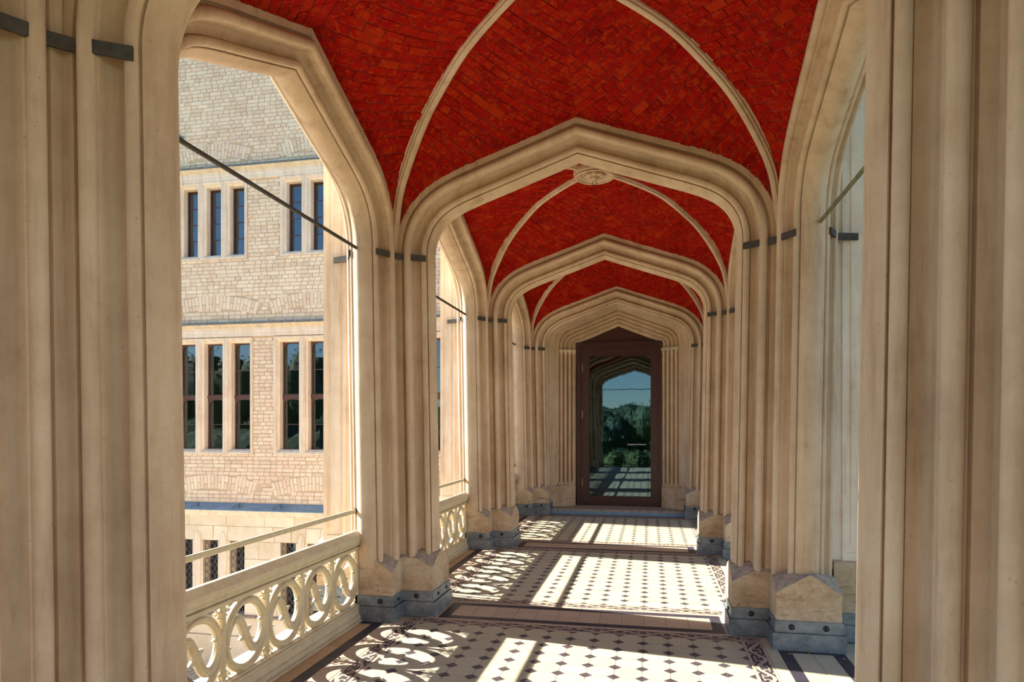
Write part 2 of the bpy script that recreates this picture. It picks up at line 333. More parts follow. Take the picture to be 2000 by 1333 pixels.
TIEZ = {(-1,2.2): 2.868, (-1,5.39): 2.920, (1,5.39): 2.890}
def make_pier(s, Y0, label, far=True, group=None):
    root = empty('stone_pier', (0,0,0)); tag(root, label, 'pier', 'clustered piers of the loggia')
    lean = lambda x, y, z: (s*(x-LEAN*max(0, 2.9-z)), Y0+y, z)
    mb = MB(); zt = ZS
    prof = profile(.50)
    mb.prism([(HT+u, v) for u, v in prof], .42, zt-(.035 if abs(Y0-2.2) < .01 else 0), lean)
    for sy in ((-1, 1) if far else (-1,)):
        mb.prism([(XS-v, sy*(DS-u)) for u, v in sprofile(.44)], .42, zt, lean)
    mb.box(s*1.462, s*1.95, Y0-.197, Y0+.197, 2.6, 3.5)
    mb.build('shaft', M['stucco'], root, smooth=38)
    b = MB(); b.box(s*1.52, s*2.10, Y0-.20, Y0+.20, .50, 4.45)
    for sy in (-1, 1):
        y = Y0+sy*.20
        for z0, z1 in ((.55, .62), (4.2, 4.45)): b.box(s*1.9, s*2.10, y-.012, y+.012, z0, z1)
        for x0, x1 in ((2.07, 2.10), (1.90, 1.93)): b.box(s*x0, s*x1, y-.012, y+.012, .62, 4.2)
        b.box(s*1.96, s*2.04, y-.006, y+.006, .68, 4.1)
    b.build('buttress', M['trim'], root)  # same stucco as the shaft; paler colour puts outdoor bounce light into it
    Ad = .440 if s < 0 else .512
    p = MB()
    for sy in (-1, 1): block_half(p, s, Y0, sy, Ad)
    p.build('plinth', [M['trav'], M['cap']], root, fix=False)
    z = MB()
    for x0, x1, dy in ((1.148, 1.5, .222), (1.403, 1.822, Ad), (1.8, 2.15, .235)):
        for o, z0, z1 in ((.024, 0.0, .117), (.010, .123, .198)):
            z.box(s*(x0-o), s*(x1+o), Y0-dy-o, Y0+dy+o, z0, z1)
        z.box(s*(x0-.004), s*(x1+.004), Y0-dy-.004, Y0+dy+.004, .1, .2)
    z.build('zinc_cladding', M['zinc'], root)
    rv = [(1.28, -.222, 'Y'), (1.28, .222, 'Y'), (1.50, -Ad, 'Y'), (1.72, -Ad, 'Y'), (1.50, Ad, 'Y'), (1.72, Ad, 'Y'), (1.148, -.11, 'X'), (1.148, .11, 'X'), (1.403, -.35, 'X'), (1.403, .35, 'X')]
    for x, y, ax in rv:
        r = MB()
        if ax == 'Y':
            d = -1 if y < 0 else 1
            r.lathe([(.021, 0), (.021, d*.004), (.014, d*.006), (.013, d*.014), (.008, d*.02)], (s*x, Y0+y+d*.012, .16), 'Y', 14)
        else: r.lathe([(.014, 0), (.014, -s*.005), (.008, -s*.010)], (s*(x-.012), Y0+y, .16), 'X', 10)
        r.build('rivet', M['rivet'], root, smooth=30)
    # flat iron ties let into the hollows at springing height
    tz = TIEZ.get((s, round(Y0, 2)), 2.90)
    def tie(pa, pb, w=.007):
        t = MB(); (xa, ya), (xb, yb) = pa, pb; l = math.hypot(xb-xa, yb-ya); nx, ny = -(yb-ya)/l*w, (xb-xa)/l*w
        t.prism([(s*(xa+nx), Y0+ya+ny), (s*(xb+nx), Y0+yb+ny), (s*(xb-nx), Y0+yb-ny), (s*(xa-nx), Y0+ya-ny)], tz-.048, tz)
        t.build('iron_tie', M['iron'], root)
    for sy in (-1, 1):
        if sy < 0 or Y0 > 3: tie((HT+.034, sy*.124), (HT+.150, sy*.196))
        tie((HT+.196, sy*(VF+.010)), (XS-VF-.010, sy*(DS-.192)))
        tie((XS-.124, sy*(DS-.034)), (XS-.196, sy*(DS-.150)))
        tie((XS+.124*OUT, sy*(DS-.034)), (XS+.196*OUT, sy*(DS-.150))); tie((XS+.19*OUT, sy*(DS-.19)), (2.0, sy*.222))
    return root

PL = {(-1,1): 'tall clustered stone pier filling the left edge of the view',
      (1,1): 'tall clustered stone pier filling the right edge of the view',
      (-1,2): 'clustered stone pier where the nearest iron balustrade ends, plinth clad in zinc',
      (1,2): 'clustered stone pier with broached plinth, second along the right side',
      (-1,3): 'clustered stone pier between the second and third balustrade on the left',
      (1,3): 'clustered stone pier on the right with ochre plinth, third from the camera',
      (-1,4): 'clustered pier on the left beside the threshold of the glazed door',
      (1,4): 'clustered pier on the right beside the threshold of the glazed door',
      (-1,0): 'clustered pier left of the open end arch mirrored in the door glass',
      (1,0): 'clustered pier right of the open end arch mirrored in the door glass'}
for i, Y0 in enumerate(YP):
    for s in (-1, 1): make_pier(s, Y0, PL[(s, i)])

# ------------------------------------------------------------------ arches
def sweep_arch(mb, path, prof, T):
    mb.loft([[T(a+na*u, z+nz*u, v) for u, v in prof] for a, z, na, nz in path])
TL = ['pointed stone arch closing the open end behind the viewer, mirrored in the door',
      'moulded cross arch right overhead, only its springing shows top left',
      'nearest full cross arch, moulded cream stone across the loggia',
      'second cross arch over the corridor, behind the round vault boss',
      'third and smallest cross arch, framing the glazed end door']
for i, Y0 in enumerate(YP):
    mb = MB(); sweep_arch(mb, full_path(), profile(UF+.06), lambda a, z, v, Y0=Y0: (a, Y0+v, z-(.035 if i == 1 else 0)))
    tag(mb.build('cross_arch', M['stucco'], smooth=38), TL[i], 'arch', 'cross arches over the corridor')
SL = {(-1,0): 'side arch on the left beside the camera, out of frame but mirrored',
      (-1,1): 'big side arch on the left opening onto the brick facade',
      (-1,2): 'second side arch on the left, narrow sunlit slit above the second balustrade',
      (-1,3): 'farthest side arch on the left next to the door end',
      (1,0): 'side arch on the right beside the camera, out of frame but mirrored',
      (1,1): 'steep side arch on the right with a mossy tie rod, beside the big right pier',
      (1,2): 'second side arch on the right, seen edge on behind its pier',
      (1,3): 'farthest side arch on the right next to the door end'}
for i, Yc in enumerate(YB):
    for s in (-1, 1):
        mb = MB(); sweep_arch(mb, full_path(SA, zside), sprofile(UF+.06), lambda a, z, v, s=s, Yc=Yc: (s*(XS-v), Yc+a, z))
        tag(mb.build('side_arch', M['stucco'], smooth=38), SL[(s, i)], 'arch', 'side arches of the loggia')

# spandrel walls above the side arches, roof, floor slab, walls below the floor
for nm, s in (('wall_left', -1), ('wall_right', 1)):
    mb = MB()
    for Yc in YB:
        N = 40; xs = [-BAY/2+BAY*k/N for k in range(N+1)]
        rings = []
        for y in xs:
            zb = extr(y, SA, zside, .2) if abs(y) < HS+.2 else 2.95
            rings.append([(s*1.85, Yc+y, zb), (s*1.85, Yc+y, 4.5), (s*1.50, Yc+y, 4.5), (s*1.50, Yc+y, zb)])
        mb.loft(rings)
    mb.box(s*1.95, s*2.13, -1.45, 12.6, -3.6, -.12)
    tag(mb.build(nm, M['stucco']), kind='structure')
mb = MB()
for Y0 in (YP[0], YP[-1]):
    rings = []
    for k in range(61):
        x = -2.1+4.2*k/60; zb = extr(x, 1.0, None, .2) if abs(x) < 1.40 else 2.95
        rings.append([(x, Y0-.12, zb), (x, Y0-.12, 4.5), (x, Y0+.12, 4.5), (x, Y0+.12, zb)])
    mb.loft(rings)
tag(mb.build('wall_front', M['stucco']), kind='structure')
mb = MB(); mb.box(-2.3, 2.3, -1.4, 12.6, 4.45, 4.7); tag(mb.build('roof', M['zroof']), kind='structure')  # unseen slab added above the vaults to block the sky light

# ------------------------------------------------------------------ vaults
DT = [(0,3.0),(.03,3.27),(.06,3.40),(.11,3.525),(.18,3.665),(.26,3.79),(.35,3.89),(.5,4.02),(.61,4.072),(.73,4.103),(.85,4.122),(1,4.132)]
DC = crom(DT, 6)
def zdiag(s):
    s = min(1, max(0, s))
    for (a, za), (b, zb) in zip(DC, DC[1:]):
        if s <= b: return za+(zb-za)*(s-a)/max(1e-9, b-a)
    return DC[-1][1]
def zweb(x, y):
    # underside of the brick web above plan point (x, y) of a bay
    X, Y = min(1, abs(x)/AX), min(1, abs(y)/BY)
    if Y >= X:
        t = (Y-X)/(1-X+1e-6); zd = zdiag(1-X); za = extr(x)
    else:
        t = (X-Y)/(1-Y+1e-6); zd = zdiag(1-Y); za = extr(y, SA, zside)
    t = min(1, t); return (1-t)*(zd+.045)+t*(za-.004)+.03*4*t*(1-t)
LD = math.hypot(AX, BY)
def clip(poly, A, B, C):          # keep A*x+B*y<=C
    out = []
    for i in range(len(poly)):
        p, q = poly[i], poly[(i+1) % len(poly)]; dp = A*p[0]+B*p[1]-C; dq = A*q[0]+B*q[1]-C
        if dp <= 0: out.append(p)
        if dp*dq < 0:
            t = dp/(dp-dq); out.append((p[0]+(q[0]-p[0])*t, p[1]+(q[1]-p[1])*t))
    return out
def area(p): return abs(sum(p[i][0]*p[(i+1) % len(p)][1]-p[(i+1) % len(p)][0]*p[i][1] for i in range(len(p))))/2
def vault_polys():
    """brick outlines in plan (dovetail courses square to the diagonals)"""
    res = []; H, Ln, J = .068, .135, .0028
    ps = [0.02]; acc = 0; last = zdiag(.02/LD)
    s = .02
    while s < LD-.01:
        s2 = s+.004; z2 = zdiag(s2/LD); acc += math.hypot(.004, z2-last); last = z2; s = s2
        if acc >= H: ps.append(s); acc = 0
    ps.append(LD)
    dx, dy = AX/LD, BY/LD                      # diagonal direction (outward)
    for sx in (-1, 1):
        for sy in (-1, 1):
            for oc in (0, 1):
                for ki, (p0, p1) in enumerate(zip(ps, ps[1:])):
                    q = None; off = (ki % 2)*Ln/2+random.uniform(-.012, .012)
                    for m in range(-1, 13):
                        q0 = m*Ln+off; q1 = q0+Ln
                        if q1 < .075: continue
                        if q is None: q0 = .026; q = 1
                        sg = 1 if oc == 0 else -1
                        # point = corner - d*p + n*q ; n = (-dy,dx) keeps |y| high for oc 0
                        nx, ny = (-dy*sg, dx*sg)
                        P = [(AX-dx*p+nx*qq, BY-dy*p+ny*qq) for p, qq in ((p0+J,q0+J),(p1-J,q0+J),(p1-J,q1-J),(p0+J,q1-J))]
                        if oc == 0:                # triangle (a,b),(0,b),(0,0)
                            P = clip(P, BY/LD, -AX/LD, -J) if P else P
                            P = clip(P, 0, 1, BY) if P else P; P = clip(P, -1, 0, 0) if P else P
                        else:
                            P = clip(P, -BY/LD, AX/LD, -J) if P else P
                            P = clip(P, 1, 0, AX) if P else P; P = clip(P, 0, -1, 0) if P else P
                        if len(P) >= 3 and area(P) > .00025:
                            res.append([(sx*x, sy*y) for x, y in P])
    return res
VP = vault_polys()
def vbrick(mb, poly, Yc, d):
    n = len(poly); cx = sum(p[0] for p in poly)/n; cy = sum(p[1] for p in poly)/n
    e = .0022
    low = []
    for x, y in poly:
        l = math.hypot(x-cx, y-cy)+1e-6; low.append((x-(x-cx)/l*e, y-(y-cy)/l*e))
    vs = [(x, Yc+y, zweb(x, y)-d) for x, y in low]+[(x, Yc+y, zweb(x, y)-d+.004) for x, y in poly]+[(x, Yc+y, zweb(x, y)+.016) for x, y in poly]
    fs = [tuple(range(n))]+[(i, (i+1) % n, n+(i+1) % n, n+i) for i in range(n)]+[(n+i, n+(i+1) % n, 2*n+(i+1) % n, 2*n+i) for i in range(n)]
    mb.add(vs, fs)
ribsec = [(-.047,.13),(-.047,.045),(-.036,.040),(-.033,.022),(-.022,.020),(-.020,.006),(-.010,0),(.010,0),(.020,.006),(.022,.020),(.033,.022),(.036,.040),(.047,.045),(.047,.13)]
VL = ['red brick vault bay over the camera, mirrored in the door',
      'nearest red brick vault bay with large worn bricks across the top of the view',
      'second red brick vault bay with the round carved boss at its crown',
      'third red brick vault bay, small, in front of the glazed door']
for bi, Yc in enumerate(YB):
    root = empty('vault', (0, Yc, 0)); tag(root, VL[bi], 'vault', 'red ribbed vault bays')
    g = MB(); N = 64; dens = lambda i: (lambda t: math.copysign(1-(1-abs(t))**1.9, t))(2*i/N-1)
    vs = []; fs = []
    for i in range(N+1):
        for j in range(N+1):
            x = (AX+.02)*dens(i); y = (BY+.02)*dens(j); vs.append((x, y, zweb(x, y)+.004))
    for i in range(N):
        for j in range(N):
            a, b, c, d = i*(N+1)+j, (i+1)*(N+1)+j, (i+1)*(N+1)+j+1, i*(N+1)+j+1
            fs += [(a, b, c), (a, c, d)] if (i < N//2) == (j < N//2) else [(a, b, d), (b, c, d)]
    g.add(vs, fs); g.build('mortar_bed', M['rmortar'], root, smooth=50, fix=False)
    sc = sorted(((screen_size((sum(p[0] for p in P)/len(P), Yc+sum(p[1] for p in P)/len(P), 3.8), math.sqrt(area(P))), i) for i, P in enumerate(VP)), reverse=True)
    top = set(i for v, i in sc[:300] if v > 0) if bi > 0 else set()
    rest = MB()
    for i, P in enumerate(VP):
        d = random.uniform(-.002, .004)
        if i in top:
            b = MB(); vbrick(b, P, 0, d); b.build('brick', M['rbrick'], root, fix=False)
        else: vbrick(rest, P, 0, d)
    tag(rest.build('brick_webbing', M['rbrick'], root, fix=False), kind='stuff')
    for sx in (-1, 1):
        for sy in (-1, 1):
            r = MB(); rings = []; K = 30
            A = Vector((sx*(AX-.004), sy*(BY-.026), 0)); dd = Vector((-sx*AX, -sy*BY, 0)).normalized(); lat = Vector((-dd.y, dd.x, 0)); LL = LD
            pr = [(s_, z) for s_, z in [(-.004, 2.86)]+DC]
            for k, (s_, z) in enumerate(pr):
                a0 = pr[max(0, k-1)]; a1 = pr[min(len(pr)-1, k+1)]; tx, tz = (a1[0]-a0[0])*LL, a1[1]-a0[1]; l = math.hypot(tx, tz); nx, nz = -tz/l, tx/l
                base = A+dd*(s_*LL)+Vector((0, 0, z))
                rings.append([base+lat*w+(dd*nx+Vector((0, 0, nz)))*h for w, h in ribsec])
            r.loft(rings); r.build('diagonal_rib', M['stucco'], root, smooth=35)
    bo = MB(); zb = 4.085
    bo.lathe([(.02,.10),(.215,.10),(.222,.05),(.215,.03),(.20,.022),(.205,.008),(.195,0),(.182,.002),(.176,.016),(.165,.018),(.150,.03),(.13,.038),(.125,.045),(.02,.045)], (0, 0, zb), 'Z', 36)
    bo = bo.build('boss', M['stucco'], root, smooth=40)
    for k in range(8):
        p = MB(); a = 2*PI*k/8; c = Vector((.072*math.cos(a), .072*math.sin(a), zb+.022))
        p.ball(c, .036, 8, 5, (1, 1, .62)); p.build('petal', M['stucco'], bo, smooth=60)
    p = MB(); p.ball((0, 0, zb+.01), .04, 10, 6); p.build('flower_centre', M['stucco'], bo, smooth=60)
    h = MB(); prev = None
    for k in range(13):
        a = math.radians(100+k*26); q = Vector((.022*math.cos(a), 0, zb-.05+.022*math.sin(a)))
        if prev: h.cyl(prev, q, .003, 6)
        prev = q
    h.cyl((0, 0, zb), (0, 0, zb-.03), .003, 6); h.build('hook', M['iron'], bo)

# ------------------------------------------------------------------ floor
floor = MB(); floor.box(-2.05, 2.05, -1.4, 12.0, -.12, -.0035)
floor = tag(floor.build('floor', M['grout']), kind='structure')
FM = [M['tcream'], M['tdark'], M['tbeige'], M['tsand'], M['tslate']]
def rect_tile(lx, ly, m):
    t = MB(); j = .0014; x, y = lx/2-j, ly/2-j; e = .0012
    t.add([(-x+e,-y+e,0),(x-e,-y+e,0),(x-e,y-e,0),(-x+e,y-e,0),(-x,-y,-.0012),(x,-y,-.0012),(x,y,-.0012),(-x,y,-.0012),(-x,-y,-.006),(x,-y,-.006),(x,y,-.006),(-x,y,-.006)],
          [(0,1,2,3)]+[(4+i, 4+(i+1) % 4, (i+1) % 4, i) for i in range(4)]+[(8+i, 8+(i+1) % 4, 4+(i+1) % 4, 4+i) for i in range(4)], m); return t
def oct_tile():
    t = MB(); L = .17; h = L/2-.0014; c = .041
    P = [(-h+c,-h),(h-c,-h),(h,-h+c),(h,h-c),(h-c,h),(-h+c,h),(-h,h-c),(-h,-h+c),(-h,-h),(h,-h),(h,h),(-h,h)]
    t.add([(x, y, 0) for x, y in P]+[(x, y, -.006) for x, y in P[8:]], [(0,1,2,3,4,5,6,7),(0,7,8),(1,9,2),(3,10,4),(5,11,6),(8,12,13,9,1,0),(9,13,14,10,3,2),(10,14,15,11,5,4),(11,15,12,8,7,6)], [0,1,1,1,1,0,0,0,0]); return t
def stroke(mb, pts, w0, w1, z, m):
    n = len(pts); L = []; R = []
    for i, (x, y) in enumerate(pts):
        a = pts[max(0, i-1)]; b = pts[min(n-1, i+1)]; tx, ty = b[0]-a[0], b[1]-a[1]; l = math.hypot(tx, ty)+1e-9
        w = (w0+(w1-w0)*i/(n-1))/2; L.append((x-ty/l*w, y+tx/l*w, z)); R.append((x+ty/l*w, y-tx/l*w, z))
    mb.add(L+R, [(i, i+1, n+i+1, n+i) for i in range(n-1)], m)
def scroll_tile(W_, flip, sand=3):
    """scroll border tile: length .17 in x, band width W_ in y"""
    L = .17; t = rect_tile(L, W_, sand); f = -1 if flip else 1
    t.add([(-L/2,-.050,.0003),(L/2,-.050,.0003),(L/2,.050,.0003),(-L/2,.050,.0003)], [(0,1,2,3)], 1)
    z = .0006
    N = 14; stroke(t, [(-L/2+L*i/N, f*.036*math.cos(PI*i/N)) for i in range(N+1)], .024, .024, z, sand)
    for cx, cy, d in ((-.040, -f*.016, 1), (.040, f*.016, -1)):
        sp = [(cx+(.030-.020*i/12)*math.cos(d*(PI*.15+i*.42)+(0 if d > 0 else PI)), cy+f*(.028-.018*i/12)*math.sin((PI*.15+i*.42)+(0 if d > 0 else PI))) for i in range(13)]
        stroke(t, sp, .013, .009, z, sand)
    for x, y, a in ((0, .044, 0), (0, -.044, 0), (-.078, f*-.030, 1), (.078, f*.030, 1)):
        t.add([(x-.018, y, z), (x, y-.006, z), (x+.018, y, z), (x, y+.006, z)], [(0,1,2,3)], sand)
    return t
PR = {'oct': oct_tile(), 'sA': scroll_tile(.14, 0), 'sB': scroll_tile(.14, 1), 'corner': None}
ct = rect_tile(.14, .14, 3); ct.add([(-.055,-.055,.0003),(.055,-.055,.0003),(.055,.055,.0003),(-.055,.055,.0003)], [(0,1,2,3)], 1)
for r in (.046, .026): stroke(ct, [(r*math.cos(2*PI*k/16), r*math.sin(2*PI*k/16)) for k in range(17)], .011, .011, .0006, 3)
for k in range(4): stroke(ct, [(.05*math.cos(PI/4+PI/2*k), .05*math.sin(PI/4+PI/2*k)), (.075*math.cos(PI/4+PI/2*k), .075*math.sin(PI/4+PI/2*k))], .012, .02, .0006, 3)
PR['corner'] = ct
tiles = []                                        # (prototype key, x, y, rz)
def put(key, x, y, rz=0): tiles.append((key, x, y, rz))
def rect(x0, x1, y0, y1, m):
    lx, ly = round(abs(x1-x0), 4), round(abs(y1-y0), 4)
    if lx < .012 or ly < .012: return
    key = ('r', lx, ly, m)
    if key not in PR: PR[key] = rect_tile(lx, ly, m)
    put(key, (x0+x1)/2, (y0+y1)/2)
def run(x0, x1, y0, y1, m, axis, step=.17):
    a, b = (x0, x1) if axis == 'x' else (y0, y1); n = max(1, round((b-a)/step)); d = (b-a)/n
    for i in range(n):
        if axis == 'x': rect(a+d*i, a+d*(i+1), y0, y1, m)
        else: rect(x0, x1, a+d*i, a+d*(i+1), m)
for Yc in YB:
    for i in range(14):
        for j in range(14): put('oct', -1.105+.17*i, Yc-1.105+.17*j)
        for s in (-1, 1):
            put('sA' if i % 2 else 'sB', -1.105+.17*i, Yc+s*1.26, 0 if s > 0 else PI)
            put('sA' if i % 2 else 'sB', s*1.26, Yc-1.105+.17*i, PI/2 if s > 0 else -PI/2)
    for sx in (-1, 1):
        for sy in (-1, 1): put('corner', sx*1.26, Yc+sy*1.26)
    for s in (-1, 1):
        ya, yb = Yc-1.33, Yc+1.33
        d0, d1 = ((1.465, 1.545) if s < 0 else (1.41, 1.49))
        run(*sorted((s*1.33, s*d0)), Yc-1.33, Yc+1.33, 3 if s < 0 else 0, 'y')
        run(*sorted((s*d0, s*d1)), Yc-1.16, Yc+1.16, 4, 'y')
        if s < 0: run(-1.70, -d1, Yc-1.08, Yc+1.08, 2, 'y', .18); 
        else:
            for xa, xb in ((1.49, 1.62), (1.62, 1.75)): run(xa, xb, Yc-1.02, Yc+1.02, 0, 'y', .17)
            run(1.75, 1.83, Yc-1.08, Yc+1.08, 4, 'y'); run(1.83, 2.02, Yc-1.3, Yc+1.3, 0, 'y')
        for sy in (-1, 1):
            y0, y1 = sorted((Yc+sy*(1.02 if s > 0 else 1.08), Yc+sy*(1.10 if s > 0 else 1.16)))
            run(*sorted((s*d1, s*(1.75 if s > 0 else 1.70))), y0, y1, 4, 'x')
for Y0 in YP[:-1]:
    for s in (-1, 1):
        ys = lambda a, b: sorted((Y0+s*a, Y0+s*b))
        run(-1.02, 1.02, *ys(0, .155), 3, 'x'); run(-1.10, 1.10, *ys(.155, .237), 4, 'x'); run(-1.19, 1.19, *ys(.237, .265), 3, 'x')
    for s in (-1, 1):
        run(*sorted((s*1.02, s*1.10)), Y0-.155, Y0+.155, 4, 'y', .155); run(*sorted((s*1.10, s*1.16)), Y0-.237, Y0+.237, 3, 'y')
ranked = sorted(range(len(tiles)), key=lambda i: -screen_size((tiles[i][1], tiles[i][2], 0), 1.0 if tiles[i][0] in ('oct', 'sA', 'sB', 'corner') else .8*math.sqrt(tiles[i][0][1]*tiles[i][0][2])/.17))
top = set(ranked[:300]); meshes = {}; rest = MB()
for i, (key, x, y, rz) in enumerate(tiles):
    if Yhide := (y > 11.66 and abs(x) < 1.3): pass
    if i in top:
        if key not in meshes: meshes[key] = PR[key].mesh('tile', FM, fix=False)
        link('tile', meshes[key], floor, (x, y, random.uniform(-.0004, .0006)), rz)
    else: rest.merge(PR[key], Matrix.Translation((x, y, 0)) @ Matrix.Rotation(rz, 4, 'Z'))
tag(rest.build('tile_field', FM, floor, fix=False), kind='stuff')
sill = MB()
for s in (-1, 1):
    sill.add([(s*1.72,-1.4,-.02),(s*2.20,-1.4,-.05),(s*2.20,-1.4,-.14),(s*1.72,-1.4,-.14),(s*1.72,12.0,-.02),(s*2.20,12.0,-.05),(s*2.20,12.0,-.14),(s*1.72,12.0,-.14)],
             [(0,1,5,4),(1,2,6,5),(2,3,7,6),(3,0,4,7),(0,3,2,1),(4,5,6,7)])
tag(sill.build('trim_1', M['trim']), 'pale sloping outer sill of the loggia', kind='structure')

# ------------------------------------------------------------------ balustrades
def ribbon(mb, pts, w, d, closed=False, ridge=.35, x0=0):
    """moulded bar following pts=(y,z); w=width function or number; d=half depth in x"""
    n = len(pts); rings = []
    for i, (y, z) in enumerate(pts):
        a = pts[(i-1) % n] if closed else pts[max(0, i-1)]; b = pts[(i+1) % n] if closed else pts[min(n-1, i+1)]
        ty, tz = b[0]-a[0], b[1]-a[1]; l = math.hypot(ty, tz)+1e-9; ny, nz = -tz/l, ty/l
        ww = w(i/(n-1)) if callable(w) else w; h = ww/2
        sec = [(-h, -d*.35), (-h*.72, -d*.42), (-h*ridge, -d), (h*ridge, -d), (h*.72, -d*.42), (h, -d*.35), (h, d*.35), (h*.72, d*.42), (h*ridge, d), (-h*ridge, d), (-h*.72, d*.42), (-h, d*.35)]
        rings.append([(x0+dx, y+ny*o, z+nz*o) for o, dx in sec])
    mb.loft(rings, closed_path=closed)
def make_panel_mesh(L=.425, Z0=.13, Z1=.555):
    p = MB(); cz = (Z0+Z1)/2; R = .189
    ribbon(p, [(R*math.cos(2*PI*k/40), cz+R*math.sin(2*PI*k/40)) for k in range(40)], .046, .027, True)
    # tilde shaped band; +y is the right-hand end seen from the corridor
    ctl = [(-.186,-.035),(-.172,.030),(-.140,.082),(-.098,.104),(-.056,.090),(-.024,.045),(0,0),(.024,-.045),(.056,-.090),(.098,-.104),(.140,-.082),(.172,-.030),(.186,.035)]
    ribbon(p, [(y, cz+z) for y, z in crom(ctl, 4)], lambda t: .030+.030*math.sin(PI*t)**1.5, .025)
    def cusp(y, z, dy, dz, w=.030):
        l = math.hypot(dy, dz); nx, nz = -dz/l*w/2, dy/l*w/2
        p.loft([[(-.011, y+nx, z+nz), (.011, y+nx, z+nz), (.011, y-nx, z-nz), (-.011, y-nx, z-nz)], [(-.006, y+dy+nx*.1, z+dz+nz*.1), (.006, y+dy+nx*.1, z+dz+nz*.1), (.006, y+dy-nx*.1, z+dz-nz*.1), (-.006, y+dy-nx*.1, z+dz-nz*.1)]])
    cusp(-.018, cz-.016, -.042, -.012, .040); cusp(.018, cz+.016, .042, .012, .040)
    cusp(-.172, cz-.045, .045, .004); cusp(.172, cz+.045, -.045, -.004)
    for sy in (-1, 1):
        for sz in (-1, 1):
            y, z = sy*L/2, cz+sz*(Z1-Z0)/2
            p.loft([[(-.008, y-sy*.008, z-sz*.085), (.008, y-sy*.008, z-sz*.085), (.008, y-sy*.02, z-sz*.07), (-.008, y-sy*.02, z-sz*.07)],
                    [(-.008, y-sy*.034, z-sz*.030), (.008, y-sy*.034, z-sz*.030), (.008, y-sy*.044, z-sz*.020), (-.008, y-sy*.044, z-sz*.020)],
                    [(-.008, y-sy*.075, z-sz*.008), (.008, y-sy*.075, z-sz*.008), (.008, y-sy*.090, z-sz*.002), (-.008, y-sy*.090, z-sz*.002)]])
            cusp(y-sy*.036, z-sz*.036, -sy*-.022, -sz*-.022, .016)
            cusp(y-sy*.03, z-sz*.06, -sy*.02, sz*.004, .014); cusp(y-sy*.06, z-sz*.03, sy*.004, -sz*.02, .014)
    p.box(-.008, .008, -L/2, L/2, Z1-.010, Z1+.01); p.box(-.008, .008, -L/2, L/2, Z0-.01, Z0+.010)
    return p.mesh('tracery_panel', M['paint'], smooth=35)
def make_balustrade(s, Yc, label):
    root = empty('balustrade', (s*1.71, Yc, 0)); tag(root, label, 'balustrade', 'cast iron balustrades on the left')
    me = make_balustrade.me; L = .425; y0 = 1.160
    for k in range(5): link('tracery_panel', me, root, (0, y0-L*(k+.5), 0))
    for k in range(6):
        m = MB(); y = y0-L*k
        m.loft([[(dx, y+dy, z) for dx, dy in ((-.024,-.006),(-.018,-.015),(.018,-.015),(.024,-.006),(.024,.006),(.018,.015),(-.018,.015),(-.024,.006))] for z in (.12, .565)])
        m.build('mullion', M['paint'], root)
    for ya, yb in ((-1.17, y0-5*L-.05), (-1.17, -1.15)):
        pass
    m = MB(); m.box(-.02, .02, 1.176, 1.20, .12, .56); m.box(-.02, .02, -1.19, -1.155, .12, .56); m.box(-.02, .02, -1.06, -1.04, .12, .56); m.build('end_post', M['paint'], root)
    y1 = 1.185
    top = [(.045,.666),(.014,.702),(-.012,.702),(-.058,.662),(-.060,.646),(-.046,.640),(-.048,.622),(-.034,.604),(-.036,.594),(-.016,.590),(-.014,.584),(-.034,.580),(-.036,.568),(-.024,.562),(-.022,.553),(.018,.553),(.024,.566),(.030,.588),(.030,.600),(.042,.632),(.045,.645)]
    if s > 0: top = [(-x, z) for x, z in top]
    top = [(-x, z) for x, z in top]
    m = MB(); m.loft([[(x, y, z) for x, z in top] for y in (-y1, y1)]); m.build('top_rail', M['paint'], root)
    bot = [(-.02,.134),(.020,.134),(.024,.126),(.038,.122),(.038,.106),(.030,.102),(.036,.096),(.040,.056),(.052,.050),(.054,.022),(.046,.018),(.062,.012),(.064,-.002),(-.045,-.002),(-.045,.06),(-.03,.10),(-.03,.122)]
    m = MB(); m.loft([[(x, y, z) for x, z in bot] for y in (-y1, y1)]); m.build('bottom_rail', M['paint'], root)
    return root
make_balustrade.me = make_panel_mesh()
BLb = ['cream cast iron balustrade beside the camera, mirrored in the door',
       'nearest cream cast iron balustrade with five wheel and tilde tracery panels',
       'second cream balustrade, short glimpse between the second and third left piers',
       'farthest cream balustrade, a thin sliver before the last left pier']
HLb = ['round ended handrail bar beside the camera, mirrored in the door', 'cream flat handrail bar above the nearest balustrade',
       'cream flat handrail bar above the second balustrade', 'cream flat handrail bar above the farthest balustrade']
TLb = ['thin iron tie rod crossing the left side arch beside the camera', 'dark thin tie rod slanting across the brick facade view',
       'thin iron tie rod of the second left side arch', 'thin iron tie rod of the farthest left side arch']
TRb = ['thin iron tie rod crossing the right side arch beside the camera', 'mossy tie rod in the right side arch beside the big right pier',
       'thin iron tie rod of the second right side arch', 'thin iron tie rod of the farthest right side arch']
